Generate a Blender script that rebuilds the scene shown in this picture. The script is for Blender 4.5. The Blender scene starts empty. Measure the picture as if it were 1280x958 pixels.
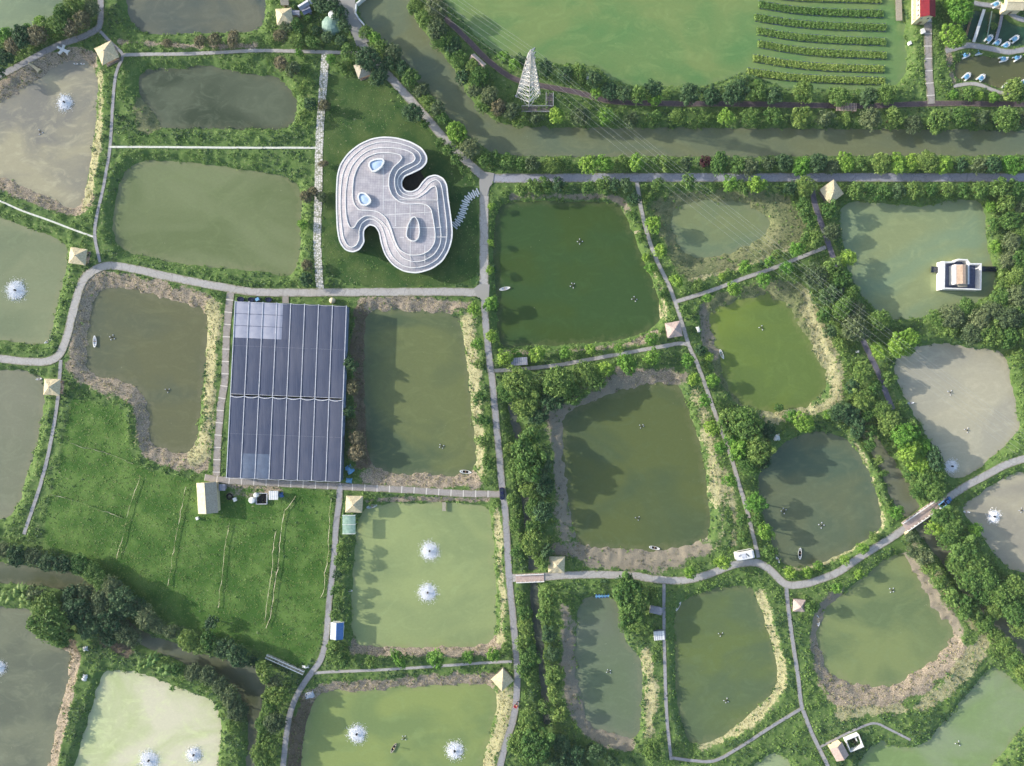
import bpy, bmesh, math, random
import numpy as np
from mathutils import Vector, geometry
R = math.radians
random.seed(7); rng = np.random.default_rng(7)
sc = bpy.context.scene; COL = sc.collection

# ---------------- camera, sky, sun, exposure ----------------
S = 0.3; H = 256.0
cam = bpy.data.cameras.new('camera'); camo = bpy.data.objects.new('camera', cam); COL.objects.link(camo)
camo.location = (0, 0, H); camo.rotation_euler = (0, 0, 0)
cam.sensor_width = 36; cam.lens = 36 * H / 384.0; cam.clip_start = 1; cam.clip_end = 8000
sc.camera = camo
SUN_EL = 19.0; SUN_TRAVEL = -13.0      # light travels towards this heading (degrees from +x)
w = bpy.data.worlds.new("World"); sc.world = w; w.use_nodes = True
nt = w.node_tree; bg = nt.nodes['Background']
sky = nt.nodes.new('ShaderNodeTexSky'); sky.sky_type = 'NISHITA'; sky.sun_disc = False
sky.sun_elevation = R(SUN_EL); sky.air_density = 1.0; sky.dust_density = 2.0
az = SUN_TRAVEL + 180                 # heading of the sun itself
sky.sun_rotation = R(90 - az)
nt.links.new(sky.outputs[0], bg.inputs[0]); bg.inputs[1].default_value = 0.15
sd = bpy.data.lights.new('sun', 'SUN'); sd.energy = 3.0; sd.angle = R(0.5); sd.color = (1.0, 0.94, 0.86)
so = bpy.data.objects.new('sun', sd); COL.objects.link(so)
d = Vector((math.cos(R(SUN_TRAVEL)) * math.cos(R(SUN_EL)), math.sin(R(SUN_TRAVEL)) * math.cos(R(SUN_EL)), -math.sin(R(SUN_EL))))
so.rotation_euler = d.to_track_quat('-Z', 'Y').to_euler(); so.location = (-100, 30, 120)
sc.view_settings.view_transform = 'Standard'; sc.view_settings.look = 'None'
sc.view_settings.exposure = 1.05; sc.view_settings.gamma = 1.0

# ---------------- helpers ----------------
def W(px, py, z=1.5):
    k = (H - z) / H
    return ((px - 640) * S * k, (479 - py) * S * k)
def lin(c, k=1.0):
    out = []
    for v in c[:3]:
        v = v / 255.0
        out.append((v / 12.92 if v <= 0.04045 else ((v + 0.055) / 1.055) ** 2.4) * k)
    return (*out, 1.0)
def tag(o, label=None, cat=None, group=None, kind=None):
    if label: o['label'] = label
    if cat: o['category'] = cat
    if group: o['group'] = group
    if kind: o['kind'] = kind
    return o
def empty(name, loc, rz=0, label=None, cat=None, group=None):
    o = bpy.data.objects.new(name, None); COL.objects.link(o); o.location = loc; o.rotation_euler = (0, 0, rz)
    o.empty_display_size = .3
    return tag(o, label, cat, group)
class MB:
    def __init__(s): s.v = []; s.f = []; s.m = []; s.cur = 0
    def add(s, vs, fs):
        b = len(s.v); s.v += [tuple(p) for p in vs]
        for f in fs: s.f.append(tuple(i + b for i in f)); s.m.append(s.cur)
        return s
    def box(s, cx, cy, cz, sx, sy, sz, rz=0, taper=0):
        c, n = math.cos(rz), math.sin(rz); vs = []
        for dz in (-.5, .5):
            t = 1 - taper if dz > 0 else 1
            for dx, dy in ((-.5, -.5), (.5, -.5), (.5, .5), (-.5, .5)):
                x, y = dx * sx * t, dy * sy * t
                vs.append((cx + x * c - y * n, cy + x * n + y * c, cz + dz * sz))
        return s.add(vs, [(3, 2, 1, 0), (4, 5, 6, 7), (0, 1, 5, 4), (1, 2, 6, 5), (2, 3, 7, 6), (3, 0, 4, 7)])
    def bar(s, a, b, r, n=5, r2=None):
        a = Vector(a); b = Vector(b); d = b - a
        if d.length < 1e-6: return s
        r2 = r if r2 is None else r2
        q = d.to_track_quat('Z', 'Y'); vs = []
        for p, rr in ((a, r), (b, r2)):
            for i in range(n):
                t = 2 * math.pi * i / n; vs.append(p + q @ Vector((math.cos(t) * rr, math.sin(t) * rr, 0)))
        return s.add(vs, [(i, (i + 1) % n, n + (i + 1) % n, n + i) for i in range(n)] + [tuple(range(n - 1, -1, -1)), tuple(range(n, 2 * n))])
    def lathe(s, cx, cy, prof, n=12):
        vs = []; k = len(prof)
        for r_, z_ in prof:
            for i in range(n):
                t = 2 * math.pi * i / n; vs.append((cx + r_ * math.cos(t), cy + r_ * math.sin(t), z_))
        fs = [(j * n + i, j * n + (i + 1) % n, (j + 1) * n + (i + 1) % n, (j + 1) * n + i) for j in range(k - 1) for i in range(n)]
        fs += [tuple(range(n - 1, -1, -1)), tuple((k - 1) * n + i for i in range(n))]
        return s.add(vs, fs)
    def prism(s, poly, z0, z1):
        n = len(poly); a = sum(poly[i][0] * poly[(i + 1) % n][1] - poly[(i + 1) % n][0] * poly[i][1] for i in range(n))
        if a < 0: poly = poly[::-1]
        vs = [(x, y, z0) for x, y in poly] + [(x, y, z1) for x, y in poly]
        return s.add(vs, [tuple(range(n - 1, -1, -1)), tuple(range(n, 2 * n))] + [(i, (i + 1) % n, n + (i + 1) % n, n + i) for i in range(n)])
    def ell(s, c, r, n=8, k=5):
        pr = []
        for j in range(k + 1):
            t = -math.pi / 2 + math.pi * j / k; pr.append((max(math.cos(t), .02), math.sin(t)))
        vs = []
        for a, z_ in pr:
            for i in range(n):
                t = 2 * math.pi * i / n; vs.append((c[0] + r[0] * a * math.cos(t), c[1] + r[1] * a * math.sin(t), c[2] + r[2] * z_))
        return s.add(vs, [(j * n + i, j * n + (i + 1) % n, (j + 1) * n + (i + 1) % n, (j + 1) * n + i) for j in range(k) for i in range(n)])
    def build(s, name, mats, parent=None, smooth=False, bevel=0):
        me = bpy.data.meshes.new(name); me.from_pydata(s.v, [], s.f)
        if not isinstance(mats, (list, tuple)): mats = [mats]
        for m_ in mats: me.materials.append(m_)
        if len(mats) > 1: me.polygons.foreach_set('material_index', s.m)
        if smooth: me.polygons.foreach_set('use_smooth', [True] * len(s.f))
        me.update(); o = bpy.data.objects.new(name, me); COL.objects.link(o)
        if parent: o.parent = parent
        if bevel:
            b = o.modifiers.new('bevel', 'BEVEL'); b.width = bevel; b.segments = 2; b.limit_method = 'ANGLE'
        return o
def copy_tree(o, parent=None):
    c = o.copy(); COL.objects.link(c)
    if parent: c.parent = parent
    for ch in list(o.children): copy_tree(ch, c)
    return c
def smooth_poly(p, closed=True, it=2):
    p = [np.array(q, float) for q in p]
    for _ in range(it):
        n = len(p); out = []
        rngi = range(n if closed else n - 1)
        if not closed: out.append(p[0])
        for i in rngi:
            a, b = p[i], p[(i + 1) % n]
            out += [a * .8 + b * .2, a * .2 + b * .8] if _ == 0 else [a * .75 + b * .25, a * .25 + b * .75]
        if not closed: out.append(p[-1])
        p = out
    return [tuple(q) for q in p]
def noise2(X, Y, scale, seed):
    r_ = np.random.default_rng(seed); T = r_.random((256, 256))
    x = X / scale; y = Y / scale; xi = np.floor(x).astype(int); yi = np.floor(y).astype(int)
    fx = x - xi; fy = y - yi; fx = fx * fx * (3 - 2 * fx); fy = fy * fy * (3 - 2 * fy)
    a = T[xi % 256, yi % 256]; b = T[(xi + 1) % 256, yi % 256]; c = T[xi % 256, (yi + 1) % 256]; d_ = T[(xi + 1) % 256, (yi + 1) % 256]
    return (a * (1 - fx) + b * fx) * (1 - fy) + (c * (1 - fx) + d_ * fx) * fy
def fbm(X, Y, scale, seed, o=3):
    s_ = 0; a = 1; t = 0
    for i in range(o): s_ = s_ + a * noise2(X, Y, scale / 2 ** i, seed + i); t += a; a *= .5
    return s_ / t

# ---------------- materials ----------------
def newmat(name):
    m = bpy.data.materials.new(name); m.use_nodes = True
    return m, m.node_tree, m.node_tree.nodes['Principled BSDF']
def N(t, kind, **kw):
    n = t.nodes.new(kind)
    for k, v in kw.items(): setattr(n, k, v)
    return n
def mixc(t, fac, a, b, blend='MIX'):
    n = N(t, 'ShaderNodeMix', data_type='RGBA', blend_type=blend)
    for i, v in ((0, fac), (6, a), (7, b)):
        if hasattr(v, 'links'): t.links.new(v, n.inputs[i])
        else: n.inputs[i].default_value = v
    return n.outputs[2]
def noise_n(t, vec, scale, detail=4, rough=.55, dist=0):
    n = N(t, 'ShaderNodeTexNoise'); n.inputs['Scale'].default_value = scale; n.inputs['Detail'].default_value = detail
    n.inputs['Roughness'].default_value = rough; n.inputs['Distortion'].default_value = dist
    t.links.new(vec, n.inputs['Vector']); return n.outputs['Fac']
def rng_n(t, v, a, b, c=0.0, d_=1.0):
    n = N(t, 'ShaderNodeMapRange'); t.links.new(v, n.inputs[0])
    for i, q in enumerate((a, b, c, d_)): n.inputs[i + 1].default_value = q
    return n.outputs[0]
def mat(name, c1, c2=None, scale=.6, rough=.85, bump=0.0, metal=0.0, spec=.3, coord='Object', k=1.0, detail=5):
    m, t, p = newmat(name)
    a = lin(c1, k); b = lin(c2 if c2 else tuple(v * .82 for v in c1), k)
    tc = N(t, 'ShaderNodeTexCoord'); v = tc.outputs[coord]
    f = noise_n(t, v, scale, detail, .65)
    f = rng_n(t, f, .35, .65)
    t.links.new(mixc(t, f, a, b), p.inputs['Base Color'])
    p.inputs['Roughness'].default_value = rough; p.inputs['Metallic'].default_value = metal
    p.inputs['Specular IOR Level'].default_value = spec
    if bump:
        bn = N(t, 'ShaderNodeBump'); bn.inputs['Strength'].default_value = bump; bn.inputs['Distance'].default_value = .1
        t.links.new(noise_n(t, v, scale * 4, 3), bn.inputs['Height']); t.links.new(bn.outputs[0], p.inputs['Normal'])
    return m
def leafmat(name, c1, c2, var=.35, trans=.25):
    """leaf colour: per-face 'tint' value picks between two colours, per-object random shifts it"""
    m, t, p = newmat(name)
    at = N(t, 'ShaderNodeAttribute', attribute_name='tint'); oi = N(t, 'ShaderNodeObjectInfo')
    col = mixc(t, at.outputs['Fac'], lin(c1), lin(c2))
    hs = N(t, 'ShaderNodeHueSaturation'); t.links.new(col, hs.inputs['Color'])
    t.links.new(rng_n(t, oi.outputs['Random'], 0, 1, .48, .525), hs.inputs['Hue'])
    t.links.new(rng_n(t, oi.outputs['Random'], 0, 1, 1 + var * .6, 1 - var * .6), hs.inputs['Value'])
    t.links.new(hs.outputs[0], p.inputs['Base Color']); p.inputs['Roughness'].default_value = .6
    p.inputs['Specular IOR Level'].default_value = .25
    tr = N(t, 'ShaderNodeBsdfTranslucent'); t.links.new(hs.outputs[0], tr.inputs[0])
    mx = N(t, 'ShaderNodeMixShader'); mx.inputs[0].default_value = trans
    t.links.new(p.outputs[0], mx.inputs[1]); t.links.new(tr.outputs[0], mx.inputs[2])
    t.links.new(mx.outputs[0], t.nodes['Material Output'].inputs[0]); return m
def water(name, c1, c2, scale=.02, murk=.0, seed=0, grad=0.0):
    """silty pond water: colour drifts in broad plumes, paler over the shallow shelf, wind ripples in patches"""
    m, t, p = newmat(name); wm = lambda c: (c[0] * .955, c[1] * .955, c[2] * .885); c1, c2 = wm(c1), wm(c2)
    tc = N(t, 'ShaderNodeTexCoord'); mp = N(t, 'ShaderNodeMapping'); t.links.new(tc.outputs['Object'], mp.inputs[0])
    mp.inputs['Location'].default_value = (seed * 37.1, seed * 11.7, 0); mp.inputs['Rotation'].default_value = (0, 0, seed * 1.3)
    mp.inputs['Scale'].default_value = (1, 1.6, 1)
    v = mp.outputs[0]
    f = rng_n(t, noise_n(t, v, scale, 4, .5, 1.2), .40, .60)
    col = mixc(t, f, lin(c1), lin(c2))
    f2 = rng_n(t, noise_n(t, v, scale * 4, 5, .6, 2.5), .5, .78, 0, .4 + murk)
    col = mixc(t, f2, col, lin(tuple(min(255, q * 1.14 + 6) for q in c2)))
    sh = N(t, 'ShaderNodeAttribute', attribute_name='shore')
    a_ = N(t, 'ShaderNodeMath', operation='ADD'); t.links.new(sh.outputs['Fac'], a_.inputs[0]); t.links.new(rng_n(t, noise_n(t, tc.outputs['Object'], .35, 4, .65, .8), .3, .7, -.45, .45), a_.inputs[1])
    col = mixc(t, rng_n(t, a_.outputs[0], .35, 1.1, 0, .42), col, lin(((c1[0] + 150) / 2, (c1[1] + 142) / 2, (c1[2] + 112) / 2)))
    f3 = rng_n(t, noise_n(t, v, .9, 4, .7, .3), .3, .7, .95, 1.05)
    col = mixc(t, 1.0, col, f3, 'MULTIPLY')
    sc_ = N(t, 'ShaderNodeTexVoronoi'); sc_.inputs['Scale'].default_value = .8; t.links.new(tc.outputs['Object'], sc_.inputs['Vector'])   # drifting leaves and scum flecks
    fl = N(t, 'ShaderNodeMath', operation='LESS_THAN'); t.links.new(sc_.outputs['Distance'], fl.inputs[0]); t.links.new(rng_n(t, noise_n(t, v, .12, 3, .6), .56, .72, 0, .16), fl.inputs[1])
    fm = N(t, 'ShaderNodeMath', operation='MULTIPLY'); t.links.new(fl.outputs[0], fm.inputs[0]); fm.inputs[1].default_value = .35
    col = mixc(t, fm.outputs[0], col, lin((176, 180, 150)))
    t.links.new(col, p.inputs['Base Color'])
    p.inputs['IOR'].default_value = 1.33
    gust = noise_n(t, tc.outputs['Object'], .03, 4, .6, .8)
    t.links.new(rng_n(t, gust, .4, .65, .06, .22), p.inputs['Roughness'])
    bn = N(t, 'ShaderNodeBump'); t.links.new(rng_n(t, gust, .42, .62, .06, .5), bn.inputs['Strength']); bn.inputs['Distance'].default_value = .06
    wv = N(t, 'ShaderNodeMapping'); t.links.new(tc.outputs['Object'], wv.inputs[0]); wv.inputs['Rotation'].default_value = (0, 0, .5); wv.inputs['Scale'].default_value = (1, .35, 1)
    t.links.new(noise_n(t, wv.outputs[0], 1.5, 4, .6, .5), bn.inputs['Height']); t.links.new(bn.outputs[0], p.inputs['Normal'])
    return m
# ---------------- traced layout (photo pixels at ground or water level) ----------------
PONDS = [
 ('pond_water', 'grey green pond in the top left corner behind bushy trees', (112,128,112),(132,146,122), [(-60,-60),(100,-60),(88,-5),(85,10),(60,25),(36,38),(22,38),(0,48),(-60,66)]),
 ('pond_water', 'slate blue pond at the top left edge, tan on its right', (70,84,90),(108,110,100), [(152,-60),(158,0),(163,27),(174,40),(200,45),(250,41),(300,41),(320,39),(331,26),(333,0),(335,-60)]),
 ('pond_water', 'silty grey beige pond with one splashing aerator beside stony bank', (132,130,128),(166,160,142), [(-60,150),(0,128),(38,105),(63,88),(85,75),(108,76),(120,88),(123,105),(120,150),(113,200),(107,240),(102,257),(88,259),(70,253),(47,240),(22,229),(0,222),(-60,205)]),
 ('pond_water', 'dark grey green pond with pale swirls, left of the stone path', (66,76,62),(92,100,86), [(173,98),(183,88),(205,86),(233,86),(250,81),(285,87),(318,94),(345,95),(360,108),(371,122),(372,140),(367,153),(352,162),(320,161),(260,161),(200,161),(198,152),(191,138),(180,126),(173,115)]),
 ('pond_water', 'large olive green pond left of the terraced building', (122,132,100),(106,118,84), [(140,277),(146,240),(154,220),(165,206),(190,200),(250,204),(288,210),(320,215),(353,220),(372,230),(378,242),(377,260),(375,315),(370,340),(357,346),(343,342),(318,339),(225,330),(200,324),(175,319),(155,313),(144,300)]),
 ('pond_water', 'pale green pond with aerator at the left edge, upper one', (138,144,118),(120,130,106), [(-60,258),(0,271),(25,281),(70,298),(81,305),(85,315),(83,333),(78,360),(70,390),(64,425),(54,432),(25,429),(0,425),(-60,418)]),
 ('pond_water', 'plain grey green pond at the left edge beside the long footpath', (128,130,116),(122,126,110), [(-60,460),(0,463),(32,464),(50,470),(56,480),(56,495),(50,543),(38,580),(25,625),(15,645),(0,651),(-60,658)]),
 ('pond_water', 'grey green L shaped pond with wide stony rim', (94,100,84),(104,106,82), [(123,366),(135,360),(150,359),(175,363),(213,375),(250,384),(259,393),(260,415),(255,480),(250,515),(247,550),(240,562),(225,566),(200,561),(189,553),(187,530),(186,505),(178,490),(165,480),(140,472),(118,468),(110,460),(109,428),(113,390)]),
 ('pond_water', 'rectangular pond east of the greenhouse, olive on its right side', (86,100,78),(110,118,82), [(458,390),(495,388),(558,390),(573,399),(579,415),(583,453),(586,480),(590,517),(594,555),(595,580),(590,592),(558,594),(520,593),(480,590),(465,580),(459,562),(456,500),(455,428)]),
 ('pond_water', 'light olive square pond with two aerators in a column', (152,164,118),(136,150,110), [(447,655),(453,641),(462,632),(475,630),(546,629),(603,631),(612,640),(617,668),(620,720),(620,768),(617,795),(606,807),(545,808),(455,808),(443,800),(440,780),(441,718),(444,680)]),
 ('pond_water', 'yellow green pond with two aerators at the bottom edge', (140,154,98),(122,140,94), [(385,898),(393,876),(408,866),(460,863),(520,858),(583,855),(611,856),(621,866),(620,888),(611,923),(602,958),(590,1020),(374,1020),(376,958),(379,928)]),
 ('pond_water', 'creamy pond with green algae swirls at the bottom left', (208,204,188),(184,192,152), [(108,908),(125,848),(133,839),(150,837),(175,841),(213,856),(250,870),(268,878),(276,898),(276,918),(272,958),(266,1020),(76,1020),(93,958)]),
 ('pond_water', 'dull grey pond in the bottom left corner', (104,109,98),(122,126,110), [(-60,755),(0,759),(38,762),(48,773),(55,795),(68,808),(85,813),(88,825),(83,861),(68,918),(61,958),(50,1020),(-60,1020)]),
 ('river_water', 'murky creek winding below the crop field', (98,104,92),(84,90,72), [(-60,696),(0,703),(60,710),(100,718),(130,745),(160,775),(190,797),(215,802),(240,814),(276,824),(318,828),(331,845),(331,862),(325,893),(321,920),(324,1020),(304,1020),(308,958),(311,910),(307,880),(296,862),(276,850),(240,833),(208,820),(175,806),(145,785),(115,755),(92,736),(0,729),(-60,724)]),
 ('canal_water', 'wide grey green canal bending from the top to the right edge', (104,116,100),(114,120,94), [(450,-60),(447,0),(446,14),(456,31),(475,47),(497,68),(522,102),(548,132),(572,157),(598,181),(622,194),(700,196),(960,196),(1280,194),(1380,193),(1380,163),(1280,163),(960,161),(640,160),(610,146),(585,121),(565,80),(537,50),(519,25),(513,0),(508,-60)]),
 ('pond_water', 'large bright green lake at the top with reed rows', (98,134,86),(122,142,92), [(530,-60),(556,0),(571,18),(596,45),(621,65),(645,75),(672,73),(700,80),(745,81),(760,100),(790,109),(840,108),(878,108),(905,100),(928,90),(945,92),(960,104),(985,110),(1035,110),(1100,114),(1115,109),(1133,95),(1133,75),(1130,25),(1122,0),(1118,-60)]),
 ('pond_water', 'dark green pond south of the main road', (66,86,44),(62,86,50), [(622,252),(678,251),(740,253),(768,254),(779,264),(788,283),(800,315),(813,345),(824,375),(824,400),(815,411),(790,422),(753,428),(690,432),(640,433),(624,436),(621,380),(619,340),(616,300)]),
 ('pond_water', 'small pale pond in marshy ground right of the footpath', (112,128,104),(124,134,100), [(838,262),(865,252),(890,250),(928,255),(955,267),(963,283),(951,298),(928,310),(895,321),(870,323),(853,315),(845,300),(838,278)]),
 ('pond_water', 'mossy green pond inside a straw coloured bank', (116,134,64),(100,120,66), [(889,393),(900,383),(928,375),(960,368),(985,380),(1003,412),(1022,450),(1033,472),(1032,490),(1010,507),(985,513),(960,515),(940,513),(923,500),(910,485),(905,465),(900,440),(891,412)]),
 ('pond_water', 'pale jade pond around the small white walled house', (128,148,124),(140,150,114), [(1049,262),(1060,252),(1100,254),(1160,259),(1180,251),(1215,250),(1228,256),(1233,278),(1233,303),(1238,328),(1245,345),(1243,363),(1223,378),(1193,384),(1173,393),(1140,398),(1115,400),(1095,390),(1073,365),(1060,340),(1055,310),(1050,285)]),
 ('pond_water', 'beige pond at the right edge with a white spray', (168,164,156),(180,174,160), [(1115,445),(1148,432),(1185,429),(1215,436),(1248,438),(1260,453),(1264,480),(1275,530),(1270,543),(1255,558),(1235,575),(1223,588),(1200,599),(1185,595),(1178,580),(1160,548),(1140,513),(1123,482)]),
 ('pond_water', 'dark teal pond with one narrow boat', (88,104,90),(104,112,90), [(948,612),(950,590),(960,572),(975,558),(993,547),(1023,539),(1045,543),(1060,550),(1073,568),(1088,593),(1097,625),(1101,648),(1101,660),(1085,673),(1060,688),(1035,700),(1010,709),(985,707),(972,700),(963,675),(953,645)]),
 ('canal_water', 'narrow creek passing under the stone bridge', (112,116,106),(104,108,86), [(1070,500),(1092,540),(1110,566),(1122,583),(1136,607),(1148,630),(1165,655),(1185,688),(1211,718),(1232,742),(1262,778),(1290,805),(1380,860),(1380,890),(1280,824),(1243,787),(1205,747),(1190,720),(1170,693),(1150,668),(1128,646),(1115,625),(1104,595),(1085,560),(1060,515)]),
 ('pond_water', 'beige grey pond at the right edge below the boat landing', (182,174,158),(158,152,144), [(1213,625),(1235,610),(1258,595),(1280,590),(1380,575),(1380,735),(1280,716),(1261,711),(1243,693),(1226,668),(1210,650),(1203,633)]),
 ('pond_water', 'olive pond within the widest straw and mud bank', (130,142,98),(108,124,90), [(1065,733),(1085,718),(1100,702),(1115,694),(1128,694),(1135,705),(1150,730),(1160,753),(1175,772),(1189,783),(1189,796),(1180,811),(1165,826),(1148,838),(1135,845),(1120,856),(1100,858),(1068,856),(1055,850),(1038,843),(1030,828),(1024,806),(1021,788),(1028,771),(1040,753)]),
 ('pond_water', 'pale green pond in the bottom right corner', (140,154,126),(126,148,100), [(1072,958),(1085,936),(1100,925),(1110,931),(1135,936),(1158,929),(1173,911),(1198,881),(1223,853),(1238,834),(1251,836),(1268,853),(1280,866),(1340,900),(1310,895),(1280,905),(1261,931),(1237,958),(1200,1020),(1050,1020)]),
 ('pond_water', 'small pale pond tip at the bottom edge', (146,160,126),(150,164,130), [(938,965),(951,948),(962,943),(975,943),(988,953),(996,1020),(920,1020)]),
 ('pond_water', 'olive pond beside the straight narrow path, lower middle', (104,118,74),(94,110,82), [(858,748),(878,740),(908,733),(936,733),(944,741),(951,766),(960,790),(967,813),(971,838),(971,856),(962,871),(941,888),(923,906),(900,921),(880,929),(861,927),(853,908),(845,868),(843,818),(843,768)]),
 ('pond_water', 'narrow upright grey green pond with a blue raft', (112,122,108),(106,120,98), [(723,761),(730,748),(748,743),(764,746),(773,758),(778,778),(780,796),(790,811),(800,823),(803,848),(802,881),(799,915),(788,925),(770,918),(740,908),(730,893),(726,868),(720,831),(719,793)]),
 ('pond_water', 'large dark olive pond with a muddy rim near the big trees', (94,104,66),(82,96,70), [(703,523),(723,508),(758,495),(790,485),(815,480),(848,480),(861,510),(873,550),(881,580),(884,620),(890,655),(881,673),(855,683),(815,688),(765,685),(733,683),(718,672),(713,643),(708,600),(703,555)]),
 ('pond_water', 'small brown pond with blue and white pedal boats', (96,98,70),(88,96,70), [(1193,80),(1210,70),(1280,73),(1380,75),(1380,108),(1280,102),(1261,110),(1243,109),(1220,101),(1200,102),(1193,90)]),
 ('pond_water', 'dark teal pool crossed by long footboards, top right', (44,78,62),(56,88,66), [(1213,12),(1256,12),(1263,26),(1285,33),(1380,36),(1380,55),(1285,56),(1262,60),(1230,55),(1208,53),(1200,40)]),
 ('ditch_water', 'narrow ditch between hedge rows beside the long lane', (78,86,86),(70,80,76), [(640,500),(648,525),(656,560),(660,610),(664,650),(669,700),(672,735),(676,780),(681,830),(685,870),(688,905),(680,905),(677,870),(672,830),(667,780),(663,735),(660,700),(655,650),(651,610),(647,560),(640,528),(634,505)]),
]
# paths: name, label, category, material, z order, width px, points
PATHS = [
 ('road','long straight asphalt road along the canal','asph',11,[(604,223),(640,223),(800,222),(960,222),(1280,222),(1500,222)]),
 ('road','sloping concrete lane along the canal to the road junction','conc',10.5,[(425,-40),(430,0),(440,32),(453,56),(470,78),(495,105),(533,147),(558,177),(583,202),(608,224)]),
 ('road','concrete lane between the lawn and the dark green pond','conc',11,[(608,222),(605,240),(605,300),(605,362)]),
 ('road','long winding lane running down the middle to the bottom edge','conc2',8.5,[(605,356),(606,390),(608,415),(612,453),(616,480),(619,517),(624,568),(627,605),(631,630),(634,680),(636,720),(638,743),(641,768),(644,806),(647,843),(645,881),(640,906),(633,925),(625,958),(610,1020)]),
 ('road','curving concrete lane past the greenhouse to the left edge','conc',10,[(606,366),(560,365),(520,365),(395,366),(320,366),(288,361),(250,354),(200,344),(163,335),(135,331),(118,337),(105,348),(98,365),(90,395),(83,425),(74,446),(58,453),(25,452),(0,448),(-80,440)]),
 ('path','grey footpath on the dyke between the upper left ponds','conc2',4,[(125,328),(118,298),(119,278),(128,240),(131,225),(138,185),(141,125),(145,88),(156,69),(140,55),(125,39)]),
 ('road','grey lane in the top left corner','conc2',8,[(126,-60),(126,0),(126,25),(124,36),(100,48),(68,58),(38,75),(0,95),(-80,140)]),
 ('path','pale footpath above the swirled pond','conc',4.5,[(154,69),(188,68),(225,68),(275,66),(320,63),(395,65),(457,67)]),
 ('path','thin white footpath between two green ponds','white',2.4,[(137,184),(188,184),(300,185),(396,185)]),
 ('path','thin white footpath on the dyke at the left edge','white',2.2,[(-80,222),(0,251),(25,263),(60,275),(88,286),(119,297)]),
 ('path','stone paved walk left of the lawn','stone',9.5,[(407,66),(403,120),(399,175),(398,240),(396,303),(400,362)]),
 ('path','concrete slab path on the left side of the greenhouse','slab',9,[(290,360),(288,367),(283,415),(281,480),(276,505),(272,555),(270,603)]),
 ('path','concrete slab path below the greenhouse','slab',8.5,[(256,597),(275,600),(320,603),(420,608),(460,610),(520,613),(570,617),(628,618)]),
 ('path','grey path down the right side of the crop field','conc2',7.5,[(425,606),(424,630),(420,655),(418,693),(415,720),(410,768),(408,800),(401,826),(388,843),(374,863),(363,888),(358,918),(354,958),(348,1020)]),
 ('path','pale footpath between the two pairs of aerators','conc',3.6,[(390,842),(410,840),(470,838),(546,833),(600,829),(640,827)]),
 ('path','faint footpath left of the crop field','conc2',4.5,[(76,450),(75,466),(73,495),(68,530),(58,580),(48,615),(36,650),(30,668)]),
 ('path','footpath along the right bank of the dark green pond','conc',5,[(796,228),(798,240),(801,260),(808,290),(820,325),(838,360),(848,390),(856,415),(861,433),(871,453),(881,480),(896,523),(912,565),(923,603),(933,635),(941,668),(948,697)]),
 ('path','footpath branching right below the marshy pond','conc',5,[(846,377),(891,363),(926,349),(960,338),(998,323),(1032,309)]),
 ('road','dark purple lane beneath the trees, upper right','asph2',7,[(1014,226),(1018,255),(1028,283),(1040,318),(1050,345),(1062,380),(1080,430),(1093,455),(1103,478),(1108,493),(1116,512)]),
 ('path','footpath below the dark green pond','conc',5,[(862,431),(850,429),(835,432),(790,440),(740,449),(703,456),(660,461),(614,464)]),
 ('road','lane running right from the beam bridge to the stone bridge','conc',9.5,[(634,723),(680,721),(733,718),(790,719),(815,724),(855,727),(890,717),(915,706),(945,702),(962,711),(982,733),(1010,730),(1048,716),(1073,698),(1110,675),(1128,663),(1185,622),(1210,606),(1235,593),(1256,581),(1300,568),(1400,550)]),
 ('path','grey footpath from the lane bend to the bottom edge','conc2',5,[(983,735),(984,750),(990,798),(998,848),(1001,881),(1013,913),(1025,938),(1035,958),(1060,1020)]),
 ('path','footpath slanting along the bottom of the olive pond','conc2',4,[(1001,886),(960,911),(930,931),(893,953),(865,951),(838,947)]),
 ('path','straight narrow path between the two lower middle ponds','conc2',4.2,[(830,728),(830,793),(832,868),(834,906),(839,950)]),
 ('path','short footpath to the pink roofed hut at the bottom','conc2',3,[(1023,935),(1060,916),(1093,902),(1110,911),(1138,925)]),
 ('path','purple brown walk between the canal and the lake','purp',7,[(515,-60),(535,0),(553,20),(583,48),(608,75),(640,99),(673,107),(715,114),(740,121),(765,128),(840,130),(915,130),(1075,133),(1110,132),(1173,129),(1280,131),(1400,131)]),
 ('path','slab walk from the red roofed house to the canal','slab',9.5,[(1160,-50),(1160,33),(1160,75),(1164,130)]),
 ('path','curved walk between the garden pools','conc2',7,[(1182,64),(1195,60),(1210,56),(1235,60),(1260,66),(1280,62),(1340,58)]),
 ('path','thin curved walk below the pedal boat pond','conc',4.5,[(1192,108),(1207,105),(1223,105),(1248,116),(1275,119),(1330,118)]),
 ('path','brown walk around the top of the teal pool','conc2',6,[(1205,-8),(1212,4),(1256,9),(1268,22),(1290,28),(1340,30)]),
 ('path','short slab link from lane to greenhouse','slab',8,[(357,364),(357,379)]),
]
AREAS = { # junction plazas
 'conc': [[(400,-40),(447,-40),(443,14),(452,31),(462,52),(446,58),(436,32),(424,12),(405,0)], [(600,214),(618,217),(616,229),(612,234),(609,245),(600,245),(599,229)], [(592,361),(600,355),(612,356),(611,372),(605,376),(596,371)]],
}
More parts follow.
